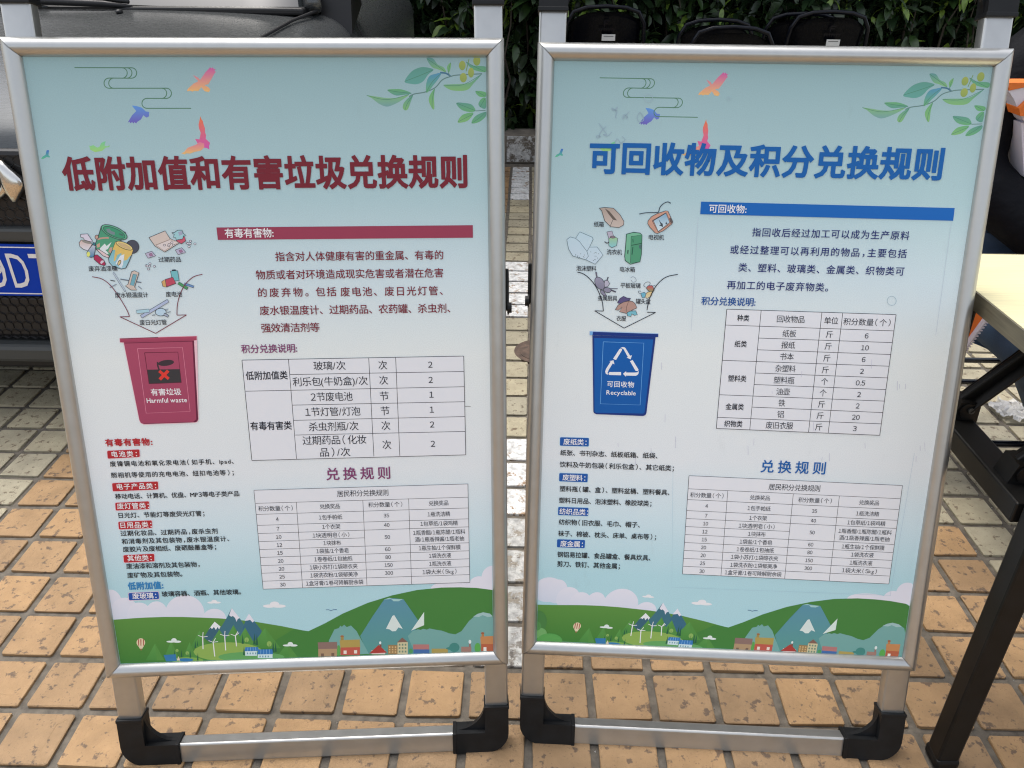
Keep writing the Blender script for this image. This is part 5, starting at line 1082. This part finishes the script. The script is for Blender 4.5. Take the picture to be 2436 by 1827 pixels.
# ------------------------------------------------------------------ seated person on a folding chair (mostly beyond the right edge)
def skin(name, V_, E_, Rr, m, parent, sub=2, root=0):
    me = bpy.data.meshes.new(name); me.from_pydata(V_, E_, [])
    o = bpy.data.objects.new(name, me); COL.objects.link(o)
    md = o.modifiers.new('k', 'SKIN'); md.use_smooth_shade = True; md.branch_smoothing = .6
    for i, r_ in enumerate(Rr):
        me.skin_vertices[0].data[i].radius = (r_, r_) if not isinstance(r_, tuple) else r_; me.skin_vertices[0].data[i].use_root = (i == root)
    s_ = o.modifiers.new('s', 'SUBSURF'); s_.levels = sub; s_.render_levels = sub
    dg_ = bpy.context.evaluated_depsgraph_get(); m2 = bpy.data.meshes.new_from_object(o.evaluated_get(dg_)); m2.name = name
    bpy.data.objects.remove(o); bpy.data.meshes.remove(me)
    m2.materials.clear()
    return link(name, m2, parent, m, True)
M_SKIN = mat('skin', (.50, .31, .22), .5, var=(40, .06)); M_HAIR = mat('black_hair', (.012, .010, .009), .5, bump=(300, .6, .004))
M_JKT = mat('black_jacket', (.0035, .004, .006), .7, spec=.12, bump=(11, .5, .03), var=(20, .3)); M_DEN = mat('blue_denim', (.018, .042, .085), .8, bump=(700, .5, .0015), var=(8, .35))
M_ORG = mat('orange_fabric', (.75, .17, .02), .65, bump=(120, .4, .002), var=(12, .12)); M_PIPE = mat('white_piping', (.62, .60, .68), .6)
pe = empty('person', (2.055, .86, 0), 'seated person in black jacket, orange and white vest and jeans at the table', 'person')
P_ = lambda x, y, z: (y - .72, -(x - 1.95), z)
# skeleton written as (forward, sideways, up); the person faces the table
body_v = [P_(1.95, .72, .53), P_(1.95, .72, .70), P_(1.94, .72, .90), P_(1.96, .72, 1.02), P_(1.99, .72, 1.10), P_(2.03, .72, 1.20), P_(2.04, .72, 1.29),
          P_(1.93, .56, .955), P_(1.97, .49, .76), P_(2.12, .62, .615), P_(2.15, .64, .61), P_(1.93, .88, .955), P_(1.99, .95, .76), P_(2.20, .90, .69), P_(2.27, .88, .68),
          P_(1.99, .62, .52), P_(2.29, .565, .50), P_(1.98, .90, .12), P_(2.06, .94, .05), P_(1.99, .82, .52), P_(2.34, .90, .52), P_(2.14, 1.0, .12), P_(2.22, 1.04, .05)]
body_e = [(0, 1), (1, 2), (2, 3), (3, 4), (4, 5), (5, 6), (3, 7), (7, 8), (8, 9), (9, 10), (3, 11), (11, 12), (12, 13), (13, 14), (0, 15), (15, 16), (16, 17), (17, 18), (0, 19), (19, 20), (20, 21), (21, 22)]
body_r = [.11, .11, .115, .08, .05, .082, .07, .045, .042, .032, .028, .045, .042, .032, .028, .075, .055, .036, .032, .085, .055, .036, .032]
skin('body', body_v, body_e, body_r, M_SKIN, pe)
# hands: palm with five fingers, curled on the lap
for s, (hx, hy) in ((1, (2.19, .66)), (-1, (2.30, .87))):
    V_ = [P_(hx - .03, hy, 0.622), P_(hx + .03, hy, 0.614)]; E_ = [(0, 1)]; Rr = [(.026, .018), (.036, .014)]
    for k in range(4):
        b0 = len(V_); yk = hy + (k - 1.5) * .019; ln = (.030, .035, .033, .026)[k]
        V_ += [P_(hx + .05, yk, 0.612), P_(hx + .05 + ln, yk, 0.602), P_(hx + .05 + ln * 1.5, yk, 0.580)]; E_ += [(1, b0), (b0, b0 + 1), (b0 + 1, b0 + 2)]; Rr += [.0095, .0085, .0075]
    b0 = len(V_); V_ += [P_(hx, hy + s * .035, 0.610), P_(hx + .035, hy + s * .052, 0.597)]; E_ += [(0, b0), (b0, b0 + 1)]; Rr += [.011, .009]
    skin('hand', V_, E_, Rr, M_SKIN, pe, 2)
fx = lambda x, y, z: P_(x, y, z)
from_bm_fn('hair', lambda bm: (bmesh.ops.create_uvsphere(bm, u_segments=24, v_segments=16, radius=1), bmesh.ops.scale(bm, vec=(.09, .102, .10), verts=bm.verts), bmesh.ops.translate(bm, vec=fx(2.018, .72, 1.295), verts=bm.verts)), M_HAIR, pe, True)
from_bm_fn('nose', lambda bm: tube(bm, [fx(2.108, .72, 1.25), fx(2.135, .72, 1.215), fx(2.112, .72, 1.207)], [.008, .013, .010], 10), M_SKIN, pe, True)
from_bm_fn('mouth', lambda bm: tube(bm, [fx(2.108, .70, 1.178), fx(2.116, .72, 1.180), fx(2.108, .74, 1.178)], .005, 8), mat('lips', (.35, .13, .11), .5), pe, True)
for s in (-1, 1):
    from_bm_fn('eye', lambda bm: (bmesh.ops.create_uvsphere(bm, u_segments=12, v_segments=8, radius=.011), bmesh.ops.translate(bm, vec=fx(2.105, .72 + s * .032, 1.243), verts=bm.verts)), M_CH, pe, True)
    from_bm_fn('ear', lambda bm: (bmesh.ops.create_uvsphere(bm, u_segments=12, v_segments=8, radius=1), bmesh.ops.scale(bm, vec=(.010, .02, .032), verts=bm.verts), bmesh.ops.translate(bm, vec=fx(2.03, .72 + s * .086, 1.225), verts=bm.verts)), M_SKIN, pe, True)
    from_bm_fn('shoe', lambda bm: (box(bm, fx(2.06 + .045 * (s + 1), .97 + s * .055, .045), (.088, .26, .085), bev=.035, seg=4)), M_TRIM, pe, True)
jk = skin('jacket', [P_(1.93, .72, .56), P_(1.93, .72, .72), P_(1.92, .72, .88), P_(1.94, .72, 1.0), P_(1.97, .72, 1.07), P_(1.94, .53, .965), P_(1.985, .47, .76), P_(2.15, .63, .625), P_(1.94, .91, .965), P_(1.985, .97, .76), P_(2.20, .91, .695)],
          [(0, 1), (1, 2), (2, 3), (3, 4), (3, 5), (5, 6), (6, 7), (3, 8), (8, 9), (9, 10)], [.165, .15, .165, .13, .075, .095, .072, .052, .095, .072, .052], M_JKT, pe)
jn = skin('jeans', [P_(1.93, .72, .51), P_(2.0, .60, .50), P_(2.18, .565, .50), P_(2.30, .565, .49), P_(1.98, .90, .10), P_(2.0, .83, .505), P_(2.20, .87, .51), P_(2.34, .90, .51), P_(2.14, 1.0, .10)],
          [(0, 1), (1, 2), (2, 3), (3, 4), (0, 5), (5, 6), (6, 7), (7, 8)], [.15, .115, .095, .08, .055, .115, .095, .08, .055], M_DEN, pe)
vs = skin('vest', [P_(1.94, .72, .60), P_(1.94, .72, .76), P_(1.93, .72, .90), P_(1.95, .72, 1.0), P_(1.97, .72, 1.055)], [(0, 1), (1, 2), (2, 3), (3, 4)], [(.15, .15), (.15, .15), (.165, .165), (.15, .15), (.09, .09)], M_ORG, pe)
vs.data.materials.append(M_PIPE); vs.data.materials.append(mat('reflective_lilac_cloth', (.42, .42, .50), .6))
for f in vs.data.polygons:
    z_ = f.center.z; f.material_index = 1 if .92 < z_ < .975 or .885 < z_ < .90 else (2 if z_ <= .885 and z_ > .70 else 0)
FL = [(1.67, .60), (1.80, .60), (1.826, .60), (1.822, .555), (1.803, .50), (1.782, .44), (1.772, .405), (1.69, .38)]
for nm_, q_, y_, m_ in (('vest_shoulder', [(1.797, 0.944), (1.854, 0.945), (1.88, 0.94), (1.883, 0.932), (1.833, 0.937), (1.804, 0.93)], .735, M_ORG), ('vest_band', [(1.804, 0.929), (1.835, 0.936), (1.885, 0.931), (1.917, 0.835), (1.851, 0.874), (1.835, 0.893), (1.819, 0.914)], .738, M_PIPE), ('vest_stripe', [(1.829, 0.898), (1.841, 0.913), (1.891, 0.896), (1.901, 0.866), (1.85, 0.884), (1.836, 0.884)], .728, M_ORG), ('vest_lining', [(1.852, 0.868), (1.865, 0.868), (1.922, 0.833), (1.952, 0.745), (1.892, 0.761)], .745, M_PIPE)):
    from_bm_fn(nm_, lambda bm: prism(bm, q_, y_, y_ + .05, lambda x_, z_, w_: (x_ - 2.055, w_ - .86, z_)), m_, pe)
fl = from_bm_fn('vest_flap', lambda bm: prism(bm, FL, .585, .592, lambda x_, z_, y_: (x_ - 2.055, y_ - .86, z_)), M_ORG, pe)
ZP = curve([(1.826, .60), (1.822, .555), (1.803, .50), (1.782, .44), (1.772, .405)], False, 10)
def zipper(bm):
    tube(bm, [(a_ - 2.055, .584 - .86, b_) for a_, b_ in ZP], .0055, 8)
    for k_, (a_, b_) in enumerate(ZP): box(bm, (a_ + .006 - 2.055, .583 - .86, b_), (.007, .005, .0028))
from_bm_fn('zipper', zipper, M_PIPE, fl)
ch = folding_chair('black folding chair under the seated person beside the wood-topped table', 2.03, 1.08, math.pi, None, False, False)

# ------------------------------------------------------------------ small things on the ground
cv = from_bm_fn('metal_cover', lambda bm: (tube(bm, [(0, 0, -.004), (0, 0, .0045)], .088, 36), tube(bm, [(0, 0, .0), (0, 0, .0060)], .070, 32)), mat('rusty_iron', (.085, .055, .04), .75, bump=(120, .8, .002), var=(50, .5)), None)
cv.location = (.925, 1.40, 0); tag(cv, 'round rusty brown metal cover set in the paving, half seen between the stands', 'metal cover')
rg = random.Random(21)
bm = bmesh.new(); N = 14
G = [[bm.verts.new((-.055 + .11 * i / N + .012 * noise.noise(Vector((i * .4, j * .4, 1))), -.055 + .11 * j / N + .012 * noise.noise(Vector((i * .4, j * .4, 5))), .012 + .016 * noise.noise(Vector((i * .45, j * .45, 2))))) for i in range(N + 1)] for j in range(N + 1)]
for j in range(N):
    for i in range(N):
        if abs(i - 7) + abs(j - 7) < 11: bm.faces.new((G[j][i], G[j][i + 1], G[j + 1][i + 1], G[j + 1][i]))
o = from_bm('plastic_film', bm, mat('clear_film', (.8, .8, .8), .12, spec=.8, trans=.55)); o.location = (2.27, 1.06, .004)
tag(o, 'crumpled clear plastic film lying on pale pavers behind the table legs', 'plastic film')
V, F = [], []
for k in range(170):
    i, j = rg.randint(-8, 20), rg.randint(-3, 14)
    if rg.random() < .5: x, y = i * S + rg.uniform(-.006, .006), (j + rg.random()) * S
    else: x, y = (i + rg.random()) * S, j * S + rg.uniform(-.006, .006)
    r_ = rg.uniform(.0007, .0022); b = len(V); a = rg.random() * 6
    V += [(x + r_ * math.cos(a + q * 2.09), y + r_ * math.sin(a + q * 2.09), -.0018) for q in range(3)] + [(x, y, -.0018 + r_ * 1.2)]
    F += [(b, b + 1, b + 3), (b + 1, b + 2, b + 3), (b + 2, b, b + 3)]
me = bpy.data.meshes.new('grit'); me.from_pydata(V, [], F)
tag(link('grit', me, None, mat('pale_grit', (.55, .53, .48), .6)), 'tiny pale grit scattered in the joints between the pavers', 'grit', kind='stuff')
V, F = [], []
for k in range(60):
    i, j = rg.randint(-8, 20), rg.randint(-3, 12)
    x, y = (i * S + rg.uniform(-.006, .006), (j + rg.random()) * S) if rg.random() < .5 else ((i + rg.random()) * S, j * S + rg.uniform(-.006, .006))
    a = rg.random() * 6; L_ = rg.uniform(.003, .009); w_ = .0009; b = len(V); c_, s_ = math.cos(a), math.sin(a)
    V += [(x, y, -.001), (x + L_ * c_ - w_ * s_, y + L_ * s_ + w_ * c_, .0), (x + 2 * L_ * c_, y + 2 * L_ * s_, -.001), (x + L_ * c_ + w_ * s_, y + L_ * s_ - w_ * c_, .0)]; F.append((b, b + 1, b + 2, b + 3))
me = bpy.data.meshes.new('plant_litter'); me.from_pydata(V, [], F)
tag(link('plant_litter', me, None, mat('dark_litter', (.05, .035, .02), .8)), 'dark bits of dry plant litter in the paver joints', 'litter', kind='stuff')
